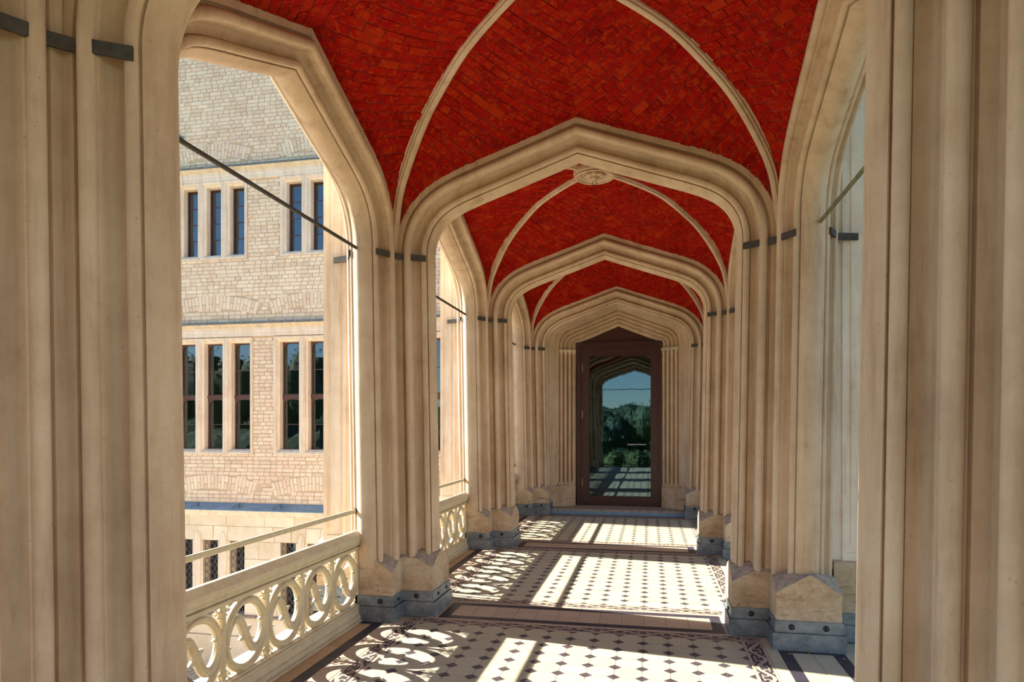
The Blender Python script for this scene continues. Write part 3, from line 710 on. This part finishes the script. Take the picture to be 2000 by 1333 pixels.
for bi, Yc in enumerate(YB):
    make_balustrade(-1, Yc, BLb[bi])
    r = empty('handrail', (-1.72, Yc, 0)); tag(r, HLb[bi], 'handrail', 'handrails above the balustrades')
    m = MB(); m.loft([[(x, y, z) for x, z in ((-.010,.842),(-.010,.866),(-.006,.871),(.006,.871),(.010,.866),(.010,.842),(.006,.838),(-.006,.838))] for y in (-1.19, 1.19)]); m.build('rail_bar', M['paint'], r)
    for sy in (-1, 1):
        m = MB(); m.cyl((0, sy*1.178, .855), (0, sy*1.160, .855), .022, 12); m.build('end_collar', M['iron'] if sy > 0 else M['paint'], r)
    for s in (-1, 1):
        m = MB(); m.cyl((s*1.70, Yc-1.17, 2.925), (s*1.70, Yc+1.17, 2.925), .013, 10)
        tag(m.build('tie_rod', M['iron'] if s < 0 else M['moss'], smooth=40), (TLb if s < 0 else TRb)[bi], 'tie rod', 'tie rods of the side arches')
m = MB(); m.cyl((-1.21, YP[0], 2.925), (1.21, YP[0], 2.925), .013, 10)
tag(m.build('tie_rod', M['iron'], smooth=40), 'tie rod across the open end arch, seen only in the door glass', 'tie rod')
r = empty('end_railing', (0, YP[0], 0)); tag(r, 'thin barred iron railing in the open end arch, mirrored in the door', 'railing')
m = MB(); m.box(-1.2, 1.2, -.015, .015, .84, .87); m.build('rail_bar', M['iron'], r)
m = MB(); m.box(-1.2, 1.2, -.01, .01, .08, .10); m.build('lower_bar', M['iron'], r)
for k in range(19):
    m = MB(); m.cyl((-1.17+.13*k, 0, 0), (-1.17+.13*k, 0, .85), .006, 6); m.build('baluster', M['iron'], r)

# ------------------------------------------------------------------ end wall and glazed door
ZD0 = .09
def lerp_tab(x, tab):
    for (x0, *v0), (x1, *v1) in zip(tab, tab[1:]):
        if x <= x1: t = max(0, (x-x0)/(x1-x0)); return [p+(q-p)*t for p, q in zip(v0, v1)]
    return tab[-1][1:]
def ring_path(a0, zap):
    """pointed door arch: straight jamb, rounded haunch, straight arm; haunch tightens inwards"""
    sl, r = lerp_tab(a0, [(.70, .41, .015), (.765, .41, .03), (1.05, .385, .20), (1.215, .345, .29)])
    cz = zap-sl*a0; l = math.hypot(1, sl); out = []
    A, B, C_ = (a0, cz-r), (a0, cz), (a0-r/l, cz+r/l*sl)
    for k in range(9):
        t = k/8; out.append(tuple((1-t)**2*A[c]+2*t*(1-t)*B[c]+t*t*C_[c] for c in (0, 1)))
    out += [(out[-1][0]*.5, zap-sl*out[-1][0]*.5), (0, zap)]
    h = [(a, z, 0, 0) for a, z in out]; return h+[(-a, z, 0, 0) for a, z, _, _ in h[::-1][1:]]
mb = MB()
pA = ring_path(1.215, 3.640); pB = ring_path(1.05, 3.60)
# plain splayed reveal behind the third cross arch
def frame_loft(mb, specs, z0=.3, m=0):
    rings = []
    npt = None
    cols = []
    for a0, zap, y in specs:
        P = ring_path(a0, zap); col = [(P[0][0], y, z0)]+[(a, y, z) for a, z, na, nz in P]+[(P[-1][0], y, z0)]
        cols.append(col)
    mb.loft(cols, closed_ring=False, caps=False, m=m)
frame_loft(mb, [(1.225,3.655,11.80),(1.215,3.640,11.86),(1.19,3.63,11.92),(1.055,3.600,12.12)])
# moulded inner jambs
sp = [(1.055,3.600,12.12),(1.050,3.598,12.13)]
a0, z0_, y0_ = 1.045, 3.592, 12.13
spec = []
for k in range(4):
    t0 = k/4
    for dt, dn in ((.0,.022),(.02,.022),(.022,.0),(.05,-.018),(.09,-.026),(.13,-.018),(.158,.0),(.16,.016),(.19,.026),(.225,.026)):
        t = t0+dt; a = 1.045-.28*t; zz = 3.592-.252*t; y = 12.13+.17*t
        spec.append((a-dn*.52*-1, zz+dn*.5, y+dn*.85))
spec += [(.765,3.34,12.32),(.757,3.336,12.36)]
frame_loft(mb, sp+spec, .3)
mb.box(-2.1, -1.2, 11.85, 12.6, -.1, 4.5); mb.box(1.2, 2.1, 11.85, 12.6, -.1, 4.5)
wb = tag(mb.build('wall_back', M['stucco'], smooth=35, fix=False), kind='structure')
mb = MB()
for s in (-1, 1):
    for k in range(4):
        t = k/4+.09; x, y = s*(1.045-.28*t-.008), 12.13+.17*t-.012
        cp = MB(); cp.lathe([(.028,2.830),(.036,2.840),(.029,2.848),(.030,2.862),(.036,2.885),(.046,2.902),(.046,2.918),(.020,2.920)], (x, y, 0), 'Z', 12)
        for q in range(6):
            a = 2*PI*q/6; cp.ball((x+.036*math.cos(a), y+.036*math.sin(a), 2.882), .014, 6, 4)
        cp.build('capital', M['trimdark'], wb, smooth=40)
        c = MB(); c.lathe([(.027,.45),(.027,2.84)], (x, y, 0), 'Z', 12); c.build('colonnette', M['stucco'], wb, smooth=40)
    b = MB(); poly = [(1.21,11.86),(1.03,12.03),(.98,12.04),(.765,12.22),(.765,12.36),(1.21,12.36)]
    b.prism([(s*x, y) for x, y in poly], ZD0, .46)
    n = 3
    for k in range(4):
        t = k/4; x, y = 1.06-.28*t, 12.05+.17*t
        b.add([(s*(x), y, .46), (s*(x-.06), y+.04, .46), (s*(x-.005), y+.09, .54)], [(0,1,2)])
    b.build('base_stone', M['trav'], wb)
# threshold
st = MB(); st.box(-1.19, 1.19, 11.70, 12.5, 0, .055); st = tag(st.build('threshold_step', M['zroof']), 'grey stone doorstep edged in blue zinc below the glazed door', 'step')
m = MB(); m.box(-1.19, 1.19, 11.715, 12.5, .055, .09); m.build('tread_slab', M['cap'], st)
# door
D = empty('door_1', (0, 0, 0)); tag(D, 'dark red wooden door frame with one tall pane', kind='structure')
m = MB(); Yd = 12.32
def fr(mb, x0, x1, z0, z1, w, y0, y1, ml=0, mh=1):
    mb.box(x0, x0+w, y0, y1, z0, z1, ml); mb.box(x1-w, x1, y0, y1, z0, z1, ml); mb.box(x0+w, x1-w, y0, y1, z1-w, z1, mh)
fr(m, -.745, .775, ZD0, 3.03, .05, Yd-.03, Yd+.12); fr(m, -.70, .73, ZD0, 2.985, .022, Yd-.010, Yd+.12); fr(m, -.68, .71, ZD0, 2.965, .035, Yd+.012, Yd+.12)
m.box(-.765, .795, Yd-.045, Yd+.1, 3.02, 3.05, 1)
m.build('door_casing', [M['wood'], M['woodh']], D)
lf = MB(); x0, x1, z0, z1 = -.645, .675, ZD0+.012, 2.93; gx0, gx1, gz0, gz1 = -.52, .572, .262, 2.80; ya, yb = Yd+.025, Yd+.075
lf.box(x0, gx0, ya, yb, z0, z1); lf.box(gx1, x1, ya, yb, z0, z1); lf.box(gx0, gx1, ya, yb, gz1, z1, 1); lf.box(gx0, gx1, ya, yb, z0, gz0, 1)
for o, dd in ((.018, .006),):
    lf.box(gx0-o, gx0, ya-dd, yb, gz0-o, gz1+o); lf.box(gx1, gx1+o, ya-dd, yb, gz0-o, gz1+o); lf.box(gx0-o, gx1+o, ya-dd, yb, gz1, gz1+o, 1); lf.box(gx0-o, gx1+o, ya-dd, yb, gz0-o, gz0, 1)
lf.box(x0, x1, ya-.014, ya, z0, z0+.05, 1)
leaf = lf.build('door_leaf', [M['wood'], M['woodh']], D)
m = MB(); m.add([(gx0, ya+.02, gz0), (gx1, ya+.02, gz0), (gx1, ya+.02, gz1), (gx0, ya+.02, gz1)], [(0,1,2,3)]); m.build('glass_pane', M['dglass'], leaf, fix=False)
for z in (.50, 1.75, 2.60):
    m = MB(); m.cyl((x0-.004, ya-.008, z-.07), (x0-.004, ya-.008, z+.07), .009, 8); m.build('hinge', M['brass'], leaf, smooth=40)
cu = bpy.data.curves.new('lettering', 'FONT'); cu.body = 'Ausgang im Museum'; cu.size = .040; cu.align_x = 'CENTER'; cu.shear = .25
to = bpy.data.objects.new('lettering', cu); COL.objects.link(to); to.rotation_euler = (PI/2, 0, 0); to.location = (.325, ya+.012, 1.19); to.parent = leaf; cu.materials.append(M['letter'])
m = MB(); P = [(a, z) for a, z, _, _ in ring_path(.80, 3.375)]
m.loft([[(a, y, z) for a, z in [(.80, 3.0)]+P+[(-.80, 3.0)]] for y in (Yd+.03, Yd+.08)]); m.build('tympanum_panel', M['woodh'], D)
m = MB(); m.box(-1.6, 1.6, 12.7, 17.5, -.05, 4.0); rm = tag(m.build('wall_interior', M['room'], fix=False), 'dim room behind the glazed door', kind='structure')
bmx = bmesh.new(); bmx.from_mesh(rm.data); bmesh.ops.delete(bmx, geom=[f for f in bmx.faces if abs(f.normal.y+1) < .01 or all(abs(v.co.y-12.7) < .01 for v in f.verts)], context='FACES'); bmx.to_mesh(rm.data); bmx.free()

# ------------------------------------------------------------------ facade of the main house
YF = 12.6; PG = 2.385
holes = []; wn = [0]
def rect_rings(x0, x1, z0, z1, seq): return [[(x0+i, YF+d, z0+i*(zz if (zz := 1) else 1)), (x1-i, YF+d, z0+i), (x1-i, YF+d, z1-i), (x0+i, YF+d, z1-i)] for i, d in seq]
SEQ = [(0,.02),(0,-.035),(.030,-.035),(.036,-.018),(.058,-.018),(.066,.010),(.090,.035),(.100,.045),(.100,.21)]
def wbox(mb, x0, x1, z0, z1, y0, y1, m=0): mb.box(x0, x1, y0, y1, z0, z1, m)
def pane(parent, x0, x1, z0, z1, y):
    m = MB(); t = random.uniform(-.0022, .0022)
    m.add([(x0, y-t, z0), (x1, y+t, z0), (x1, y+t, z1), (x0, y-t, z1)], [(0,1,2,3)]); m.build('pane', M['wglass'], parent, fix=False)
def window_group(x0, pitch, z0, z1, row, label):
    wn[0] += 1; holes.append((x0, x0+3*pitch, z0, z1))
    W_ = tag(empty('window_%d' % wn[0]), label, kind='structure')
    sm = MB()
    for k in range(3): sm.loft(rect_rings(x0+pitch*k+.003, x0+pitch*(k+1)-.003, z0, z1, SEQ), caps=False)
    sm.build('stone_surround', M['trim'], W_, fix=False)
    for k in range(3):
        a, b = x0+pitch*k+.10, x0+pitch*(k+1)-.10; lo, hi = z0+.10, z1-.10; y = YF+.20; f = .022
        c = MB(); wbox(c, a, a+f, lo, hi, y-.03, y+.03); wbox(c, b-f, b, lo, hi, y-.03, y+.03); wbox(c, a, b, lo, lo+f, y-.03, y+.03); wbox(c, a, b, hi-f, hi, y-.03, y+.03)
        if row == 2:
            zt0, zt1 = 2.085, 2.20; wbox(c, a-.0, b, zt0, zt1, y-.03, y+.03); wbox(c, a, b, zt0+.03, zt1-.02, y-.05, y)
            for zh in (hi-f, zt0):
                for sgn, xx in ((1, a+f), (-1, b-f)):
                    c.add([(xx, y-.028, zh), (xx, y-.028, zh-.13), (xx+sgn*.012, y-.028, zh-.075), (xx+sgn*.04, y-.028, zh-.03), (xx+sgn*.10, y-.028, zh), (xx, y+.01, zh), (xx, y+.01, zh-.13), (xx+sgn*.012, y+.01, zh-.075), (xx+sgn*.04, y+.01, zh-.03), (xx+sgn*.10, y+.01, zh)],
                          [(0,1,2,3,4),(1,6,7,2),(2,7,8,3),(3,8,9,4)])
        c = c.build('casement', M['wwood'], W_)
        cuts = [lo+f, (lo+f)+(hi-lo-2*f)*.25, (lo+f)+(hi-lo-2*f)*.5, (lo+f)+(hi-lo-2*f)*.75, hi-f] if row == 1 else [lo+f, 1.57, 2.085]
        secs = [cuts] if row == 1 else [cuts, [2.20, 2.70, hi-f]]
        for cs in secs:
            for u, v in zip(cs, cs[1:]): pane(c, a+f, b-f, u, v, y)
            for zb in cs[1:-1]:
                g = MB(); wbox(g, a+f, b-f, zb-.007, zb+.007, y-.012, y+.012); g.build('glazing_bar', M['wwood'], c)
    return W_
def low_window(x0, w, z0, z1, label):
    wn[0] += 1; holes.append((x0, x0+w, z0, z1))
    W_ = tag(empty('window_%d' % wn[0]), label, kind='structure')
    rv = MB(); x1 = x0+w
    rv.loft([[(x0, y, z0), (x1, y, z0), (x1, y, z1), (x0, y, z1)] for y in (YF-.001, YF+.28)], caps=False); rv.build('stone_reveal', M['ftrav'], W_, fix=False)
    c = MB(); y = YF+.26; f = .03
    wbox(c, x0, x0+f, z0, z1, y-.03, y+.03); wbox(c, x1-f, x1, z0, z1, y-.03, y+.03); wbox(c, x0, x1, z0, z0+f, y-.03, y+.03); wbox(c, x0, x1, z1-f, z1, y-.03, y+.03)
    c = c.build('casement', M['wwood'], W_); pane(c, x0+f, x1-f, z0+f, z1-f, y)
    g = MB(); yy = YF+.05; st_ = .125
    def bar(p, q): g.cyl((p[0], yy, p[1]), (q[0], yy, q[1]), .0055, 4)
    for sg in (1, -1):
        k = -20
        for k in range(-6, 20):
            # line z = z0 + sg*(x-x0)*1.05 + k*st_ clipped to the opening
            pts = []
            sl = 1.25*sg; c0 = z0+k*st_*1.25
            xa, xb = x0, x1; za, zb_ = c0+(0 if sg > 0 else 1.25*w), c0+(1.25*w if sg > 0 else 0)
            def xz(t): return (xa+(xb-xa)*t, za+(zb_-za)*t)
            t0, t1 = 0.0, 1.0
            for lim, sgn in ((z0, 1), (z1, -1)):
                v0, v1 = sgn*(za-lim), sgn*(zb_-lim)
                if v0 < 0 and v1 < 0: t0 = 2; break
                if v0 < 0: t0 = max(t0, v0/(v0-v1))
                elif v1 < 0: t1 = min(t1, v0/(v0-v1))
            if t0 < t1-.02: bar(xz(t0), xz(t1))
    g.cyl((x0+.012, yy-.01, z0), (x0+.012, yy-.01, z1), .008, 5); g.cyl((x1-.012, yy-.01, z0), (x1-.012, yy-.01, z1), .008, 5)
    g.build('lattice_grille', M['gun'], W_)
names = {-1: 'leftmost', 0: 'left', 1: 'middle', 2: 'right'}
for g in range(-1, 3):
    window_group(-9.24+PG*g, .5433, 5.02, 6.645, 1, 'upper floor triple window, %s group of the facade' % names[g])
    window_group(-9.39+PG*g, .6367, .95, 3.37, 2, 'tall triple window with wooden transom, %s group of the facade' % names[g])
    for j, dx in enumerate((0, .60, 1.22)): low_window(-9.24+PG*g+dx, .345, -2.38, -.86, 'narrow latticed ground floor window, %s group, number %d from left' % (names[g], j+1))
FX0, FX1 = -13.2, -1.9
# mortar backing with the openings left out
def backing(z0, z1, mat, name, parent, y):
    xs = sorted(set([FX0, FX1]+[h[0] for h in holes if h[0] > FX0]+[h[1] for h in holes if h[1] > FX0])); zs = sorted(set([z0, z1]+[c for h in holes for c in h[2:] if z0 < c < z1]))
    m = MB()
    for xa, xb in zip(xs, xs[1:]):
        for za, zb_ in zip(zs, zs[1:]):
            cx, cz = (xa+xb)/2, (za+zb_)/2
            if any(h[0] < cx < h[1] and h[2] < cz < h[3] for h in holes): continue
            m.add([(xa, y, za), (xb, y, za), (xb, y, zb_), (xa, y, zb_)], [(0,1,2,3)])
    m.box(FX0, FX1, YF+.3, YF+.32, z1-.01, z1)
    return m.build(name, mat, parent, fix=False)
wall = backing(-.30, 9.6, M['bmortar'], 'wall_far', None, YF+.006); tag(wall, 'facade of pale buff brick', kind='structure')
# trims: hood mouldings, string courses
def moulding(name, prof, x0, x1, mat, label=None):
    m = MB(); m.loft([[(x, YF+d, z) for d, z in prof] for x in (x0, x1)]); return tag(m.build(name, mat), label, kind='structure')
def cornice(idx, zt, x0, x1):
    moulding('trim_%d' % idx, [(.01,zt-.02),(-.115,zt-.045),(-.115,zt-.085),(.01,zt-.085)], x0, x1, M['hood'], 'dark weathered capping of a hood moulding')
    moulding('trim_%d' % (idx+1), [(.01,zt-.08),(-.105,zt-.085),(-.10,zt-.105),(-.075,zt-.125),(-.07,zt-.150),(-.05,zt-.165),(.01,zt-.165)], x0, x1, M['trimdark'], 'ochre stained moulding under the capping')
    moulding('trim_%d' % (idx+2), [(.01,zt-.16),(-.045,zt-.165),(-.045,zt-.23),(-.038,zt-.24),(-.038,zt-.335),(.01,zt-.335)], x0, x1, M['trim'], 'pale flat band above the windows')
cornice(2, 6.985, -9.5, FX1); cornice(5, 3.725, FX0, FX1)
m = MB(); m.box(-9.5, -9.35, YF-.06, YF+.01, 6.50, 6.84); m.box(-9.52, -9.33, YF-.075, YF+.01, 6.50, 6.53); tag(m.build('trim_8', M['trim']), 'short drop at the end of the hood moulding', kind='structure')
moulding('trim_9', [(.02,-.055),(-.20,-.19),(-.20,-.205),(.02,-.205)], FX0, FX1, M['zroof'], 'blue grey zinc string course')
moulding('trim_10', [(.02,-.20),(-.185,-.205),(-.17,-.235),(-.12,-.26),(-.11,-.30),(-.06,-.335),(.02,-.335)], FX0, FX1, M['trim'], 'cream cove under the zinc string course')
for x, lb in ((-8.67, 'leftmost'), (-7.72, 'middle'), (-6.78, 'right-hand')):
    m = MB(); m.cyl((x-.02, YF-.13, -.14), (x, YF-.09, -.055), .010, 5); m.cyl((x, YF-.09, -.055), (x+.03, YF-.15, -.125), .010, 5); m.cyl((x-.16, YF-.16, -.16), (x, YF-.09, -.06), .006, 5)
    tag(m.build('snow_hook', M['gun']), lb+' of three small metal hooks on the blue zinc string course', 'hook', 'hooks on the zinc string course')
# segmental relieving arches of soldier bricks
ARCS = []
for g in range(-1, 3):
    cx = -8.42+PG*g
    ARCS += [(cx, 7.18-2.25, 2.25, .275, .80), (cx, 3.99-3.3, 3.3, .275, 1.0), (cx, .225-3.2, 3.2, .29, .95)]
def in_arc(x, z, pad=.012):
    for cx, cz, R, th, hw in ARCS:
        r = math.hypot(x-cx, z-cz)
        if z > cz and R-pad < r < R+th+pad and abs(math.atan2(x-cx, z-cz)) < math.asin(hw/R)+.012: return True
    return False
bricks = []                                       # (points4 in (x,z), depth)
CR = .0795; rown = 0; z = -.05
while z < 9.5:
    x = FX0+(.0 if rown % 2 else -.095)+random.uniform(-.02, .02); hdr = False; k = 0
    while x < FX1:
        L = .25 if random.random() < .28 else .128; L += random.uniform(-.006, .006)
        x0, x1, z0, z1 = x+.005, x+L-.001, z+.005, z+CR-.005; x += L+.008; k += 1
        ok = True
        for h in holes:
            if x1 > h[0] and x0 < h[1] and z1 > h[2] and z0 < h[3]:
                if z1-h[3] > .02 and z0 < h[3] and z0 > h[3]-CR: z0 = h[3]+.003
                elif h[2]-z0 > .02 and z1 < h[2]+CR: z1 = h[2]-.003
                elif x0 < h[0]-.03: x1 = h[0]-.003
                elif x1 > h[1]+.03: x0 = h[1]+.003
                else: ok = False
        for zt in (6.985, 3.725):
            if zt-.335 < (z0+z1)/2 < zt-.02 and (zt < 5 or x0 > -9.5): ok = False
        if not ok or x1 > FX1 or in_arc((x0+x1)/2, (z0+z1)/2) or x1-x0 < .03: continue
        j = lambda: random.uniform(-.003, .003)
        bricks.append(([(x0+j(), z0+j()), (x1+j(), z0+j()), (x1+j(), z1+j()), (x0+j(), z1+j())], random.uniform(.004, .014)))
    z += CR; rown += 1
for cx, cz, R, th, hw in ARCS:
    n = int(2*math.asin(hw/R)*R/.0755); da = 2*math.asin(hw/R)/n
    for i in range(n):
        a0 = -math.asin(hw/R)+da*i+.0045/R; a1 = a0+da-.009/R; mid = th*(.5 if i % 2 else .0)
        segs = [(R+.003, R+th-.003)] if i % 2 else [(R+.003, R+th*.5-.004), (R+th*.5+.004, R+th-.003)]
        if random.random() < .25: segs = [(R+.003, R+th*.35-.004), (R+th*.35+.004, R+th-.003)]
        for r0, r1 in segs: bricks.append(([(cx+r0*math.sin(a0), cz+r0*math.cos(a0)), (cx+r0*math.sin(a1), cz+r0*math.cos(a1)), (cx+r1*math.sin(a1), cz+r1*math.cos(a1)), (cx+r1*math.sin(a0), cz+r1*math.cos(a0))], .014))
def fbrick(mb, P, d):
    cx = sum(p[0] for p in P)/4; cz = sum(p[1] for p in P)/4; e = .004
    Q = [(x-(e if x > cx else -e), z-(e if z > cz else -e)) for x, z in P]
    mb.add([(x, YF-d, z) for x, z in Q]+[(x, YF-d+.004, z) for x, z in P]+[(x, YF+.012, z) for x, z in P],
           [(0,1,2,3)]+[(4+i, 4+(i+1) % 4, (i+1) % 4, i) for i in range(4)]+[(8+i, 8+(i+1) % 4, 4+(i+1) % 4, 4+i) for i in range(4)])
def vis_f(b):
    P = b[0]; cx = sum(p[0] for p in P)/4; cz = sum(p[1] for p in P)/4; q = proj((cx, YF, cz))
    if not q or not (332 < q[0] < 632 and 135 < q[1] < 985) : return 0
    return area(P)/q[2]**2*(1.3 if len(P) else 1)
order = sorted(range(len(bricks)), key=lambda i: -vis_f(bricks[i])); top = set(order[:300]); rest = MB()
for i, (P, d) in enumerate(bricks):
    if i in top: b = MB(); fbrick(b, P, d); b.build('brick', M['bbrick'], wall, fix=False)
    else: fbrick(rest, P, d)
tag(rest.build('brickwork', M['bbrick'], wall, fix=False), kind='stuff')
# ground floor ashlar
base = backing(-3.7, -.30, M['bmortar'], 'wall_far.001', None, YF+.006); tag(base, 'ground floor facade of travertine ashlar', kind='structure')
stones = []
CS = [(-.335,-.55),(-.55,-.86),(-.86,-1.22),(-1.22,-1.60),(-1.60,-1.99),(-1.99,-2.38),(-2.38,-2.83)]
for ci, (zt, zb_) in enumerate(CS):
    x = FX0-random.uniform(0, .5)
    while x < FX1:
        L = random.uniform(.62, .98) if ci != 1 else random.uniform(.28, .40)
        segs = [(x+.004, x+L-.004)]; x += L
        for h in holes:
            if h[3] < 0 and h[2] < (zt+zb_)/2 < h[3]:
                ns = []
                for a, b in segs:
                    if b <= h[0] or a >= h[1]: ns.append((a, b)); continue
                    if a < h[0]-.03: ns.append((a, h[0]))
                    if b > h[1]+.03: ns.append((h[1], b))
                segs = ns
        for a, b in segs:
            if b-a > .03: sk = random.uniform(-.03, .03) if ci == 1 else 0; stones.append(([(a, zb_+.004), (b, zb_+.004), (b+sk, zt-.004), (a+sk, zt-.004)], random.uniform(.006, .014)))
x = FX0
while x < FX1: L = random.uniform(.8, 1.2); stones.append(([(x+.004, -3.6), (x+L-.004, -3.6), (x+L-.004, -2.835), (x+.004, -2.835)], .05)); x += L
for P, d in stones: b = MB(); fbrick(b, P, d); b.build('stone', M['ftrav'], base, fix=False)
for g in range(-1, 3):
    for xm in (-9.24+PG*g+.345+.128, -9.24+PG*g+.945+.1375):
        m = MB(); w = .075
        m.loft([[(xm-w, YF+d, -2.38), (xm+w, YF+d, -2.38), (xm+w, YF+d, -.86), (xm+.06, YF+d, -.80), (xm+.022, YF+d, -.68), (xm-.022, YF+d, -.68), (xm-.06, YF+d, -.80), (xm-w, YF+d, -.86)] for d in (.0, -.035)]); m.build('mullion_stone', M['trim'], base)
moulding('trim_11', [(.02,-2.36),(-.09,-2.40),(-.09,-2.43),(.02,-2.45)], FX0, FX1, M['cap'], 'dark window sill course of the ground floor')
# rooms behind the facade windows
m = MB(); m.box(FX0, FX1, YF+.45, YF+3.5, -3.6, 9.5); rm = tag(m.build('wall_rooms', M['room'], fix=False), 'dark rooms behind the facade windows', kind='structure')
bmx = bmesh.new(); bmx.from_mesh(rm.data); bmesh.ops.delete(bmx, geom=[f for f in bmx.faces if all(abs(v.co.y-(YF+.45)) < .01 for v in f.verts)], context='FACES'); bmx.to_mesh(rm.data); bmx.free()
for g in (0, 1):
    for zz, h, fl in ((5.0, 1.7, 'upper floor'), (.95, 2.4, 'tall lower')):
        x = -9.35+PG*g+.85; m = MB()
        m.loft([[(x+.02*k, YF+.52+(.015 if k % 2 else 0), z) for k in range(9)]+[(x+.16-.02*k, YF+.535+(.015 if k % 2 == 0 else 0), z) for k in range(9)] for z in (zz, zz+h)])
        tag(m.build('curtain', M['curt']), 'pale curtain edge inside the %s window group on the %s of the facade' % (fl, ('left', 'middle')[g]), 'curtain', 'curtains behind the facade windows')
# wall spotlight
r = empty('wall_spotlight', (-9.12, YF, 7.60)); tag(r, 'small dark wall spotlight high on the brick facade', 'lamp')
m = MB(); m.cyl((0, -.02, 0), (-.10, -.20, .06), .048, 14, .052); m.build('lamp_housing', M['gun'], r, smooth=40)
m = MB(); m.cyl((0, .02, -.03), (-.02, -.06, -.01), .018, 8); m.build('bracket', M['gun'], r)
m = MB(); m.loft([[(-.10-.03*math.cos(2*PI*k/12)*0-.0, -.20+.052*math.cos(2*PI*k/12)*.4, .06+.055*math.sin(2*PI*k/12)) for k in range(12)], [(-.16, -.27+.06*math.cos(2*PI*k/12)*.4, .075+.05*math.sin(2*PI*k/12)*(1 if math.sin(2*PI*k/12) > 0 else .2)) for k in range(12)]], caps=False); m.build('visor', M['gun'], r, fix=False)
# main block right of the loggia and roof edge
m = MB(); m.box(-2.0, 9, 12.58, 16, 4.72, 9.6); m.box(2.14, 9, 12.58, 16, -3.6, 4.70); tag(m.build('wall_right.001', M['bbrick']), 'brick wall of the house right of the loggia', kind='structure')

# ------------------------------------------------------------------ grounds
m = MB(); m.box(-60, 40, -1.5, 12.7, -3.62, -3.50); tag(m.build('ground', M['cobble']), 'cobbled yard', kind='structure')
m = MB(); m.box(-160, 160, -200, -1.5, -3.64, -3.52); m.box(40, 160, -1.5, 60, -3.64, -3.52); m.box(-160, -60, -1.5, 60, -3.64, -3.52); tag(m.build('ground.001', M['lawn']), 'lawn behind the loggia', kind='structure')
hm = MB(); rows = []
for yy, zz in ((-95, -3.6), (-105, 1.0), (-118, 4.2), (-130, 6.0), (-150, 6.5)):
    rows.append([(-260+4*k, yy+random.uniform(-2, 2), zz+(random.uniform(-.9, .9) if zz > 0 else 0)) for k in range(96)])
hm.loft(rows, closed_ring=False, caps=False); tag(hm.build('hill', M['leaf2'], fix=False), 'wooded ridge behind the viewer', kind='structure')
def leaves(mb, c, R, n, sz):
    for _ in range(n):
        v = Vector((random.gauss(0,1), random.gauss(0,1), random.gauss(0,1))).normalized()*random.uniform(.6, 1.05)
        p = Vector((c[0]+v.x*R[0], c[1]+v.y*R[1], c[2]+v.z*R[2])); a = Vector((random.uniform(-1,1), random.uniform(-1,1), random.uniform(-1,1))).normalized(); b = a.orthogonal().normalized()
        mb.add([p-a*sz, p+b*sz*.5, p+a*sz, p-b*sz*.5], [(0,1,2,3)])
TS = [(-13.4+4.7*k, -50) for k in range(5)]+[(-70+5.2*k, -48) for k in range(7)]+[(-11+5*k, -58) for k in range(4)]
for x, y in TS:
    h = random.uniform(6.6, 8.0) if x > -20 else random.uniform(14, 16.5)
    r = empty('tree', (x, y, -3.5)); tag(r, 'broad green tree of the wood behind the viewer, mirrored in the glass', 'tree', 'trees of the mirrored wood')
    m = MB(); m.cyl((0,0,0), (0,0,h*.5), .3, 8, .18); m.build('trunk', M['bark'], r)
    m = MB()
    for q in range(7):
        a = 2*PI*q/7; c = (1.75*math.cos(a)*(q > 0), 1.5*math.sin(a)*(q > 0), h*.62+random.uniform(-1, .8)*(q > 0)); R = (2.1, 1.9, h*.31); m.ball(c, 1, 10, 7, (R[0]*.86, R[1]*.86, R[2]*.86)); leaves(m, c, R, 260, .22)
    m.build('crown', M['leaf2'], r, fix=False)
for k in range(5):
    x = -1.9+.95*k; r = empty('shrub', (x, -2.5-1.1*(k % 2), -3.5)); tag(r, 'leafy shrub just outside the open end arch, mirrored in the door', 'shrub', 'shrubs at the open end')
    m = MB(); m.cyl((0,0,0), (0,0,3.4), .06, 6); m.build('stem', M['bark'], r)
    m = MB(); h = 4.15+random.uniform(-.12, .25)
    for q in range(4): c = (random.uniform(-.15,.15), 0, h-.6-q*1.0); m.ball(c, 1, 8, 6, (.48,.42,.55)); leaves(m, c, (.62,.55,.68), 420, .055)
    m.build('foliage', M['leaf'], r, fix=False)

# ------------------------------------------------------------------ dry leaves on the tiles by the second right pier
LV = [(1.475, 4.765, 'curled brown leaf on the corner of the dark tile strip by the zinc clad plinth'), (1.60, 4.83, 'small dry leaf against the zinc plinth on the right'), (1.80, 4.72, 'rust red dry leaf lying farthest right on the dark tiles'), (1.745, 4.66, 'greenish dry leaf at the edge of the sunlit tiles on the right'), (-1.60, 4.93, 'tiny yellow leaf beside the left zinc plinth')]
for i, (x, y, lb) in enumerate(LV):
    m = MB(); a = i*1.3; L = .020 if i < 4 else .012
    pts = [(-1,0,.1),(-.3,.45,.35),(.5,.35,.2),(1,0,.45),(.5,-.4,.3),(-.3,-.45,.1),(0,0,.0)]
    vs = [(L*(px*math.cos(a)-py*math.sin(a)), L*(px*math.sin(a)+py*math.cos(a)), .002+L*pz*1.4) for px, py, pz in pts]
    m.add(vs, [(0,1,6),(1,2,6),(2,3,6),(3,4,6),(4,5,6),(5,0,6)]); m.cyl(vs[0], (vs[0][0]*1.6, vs[0][1]*1.6, .004), .0012, 5)
    tag(m.build('dry_leaf', M['dry'], fix=False, loc=(x, y, .001)), lb, 'leaf')
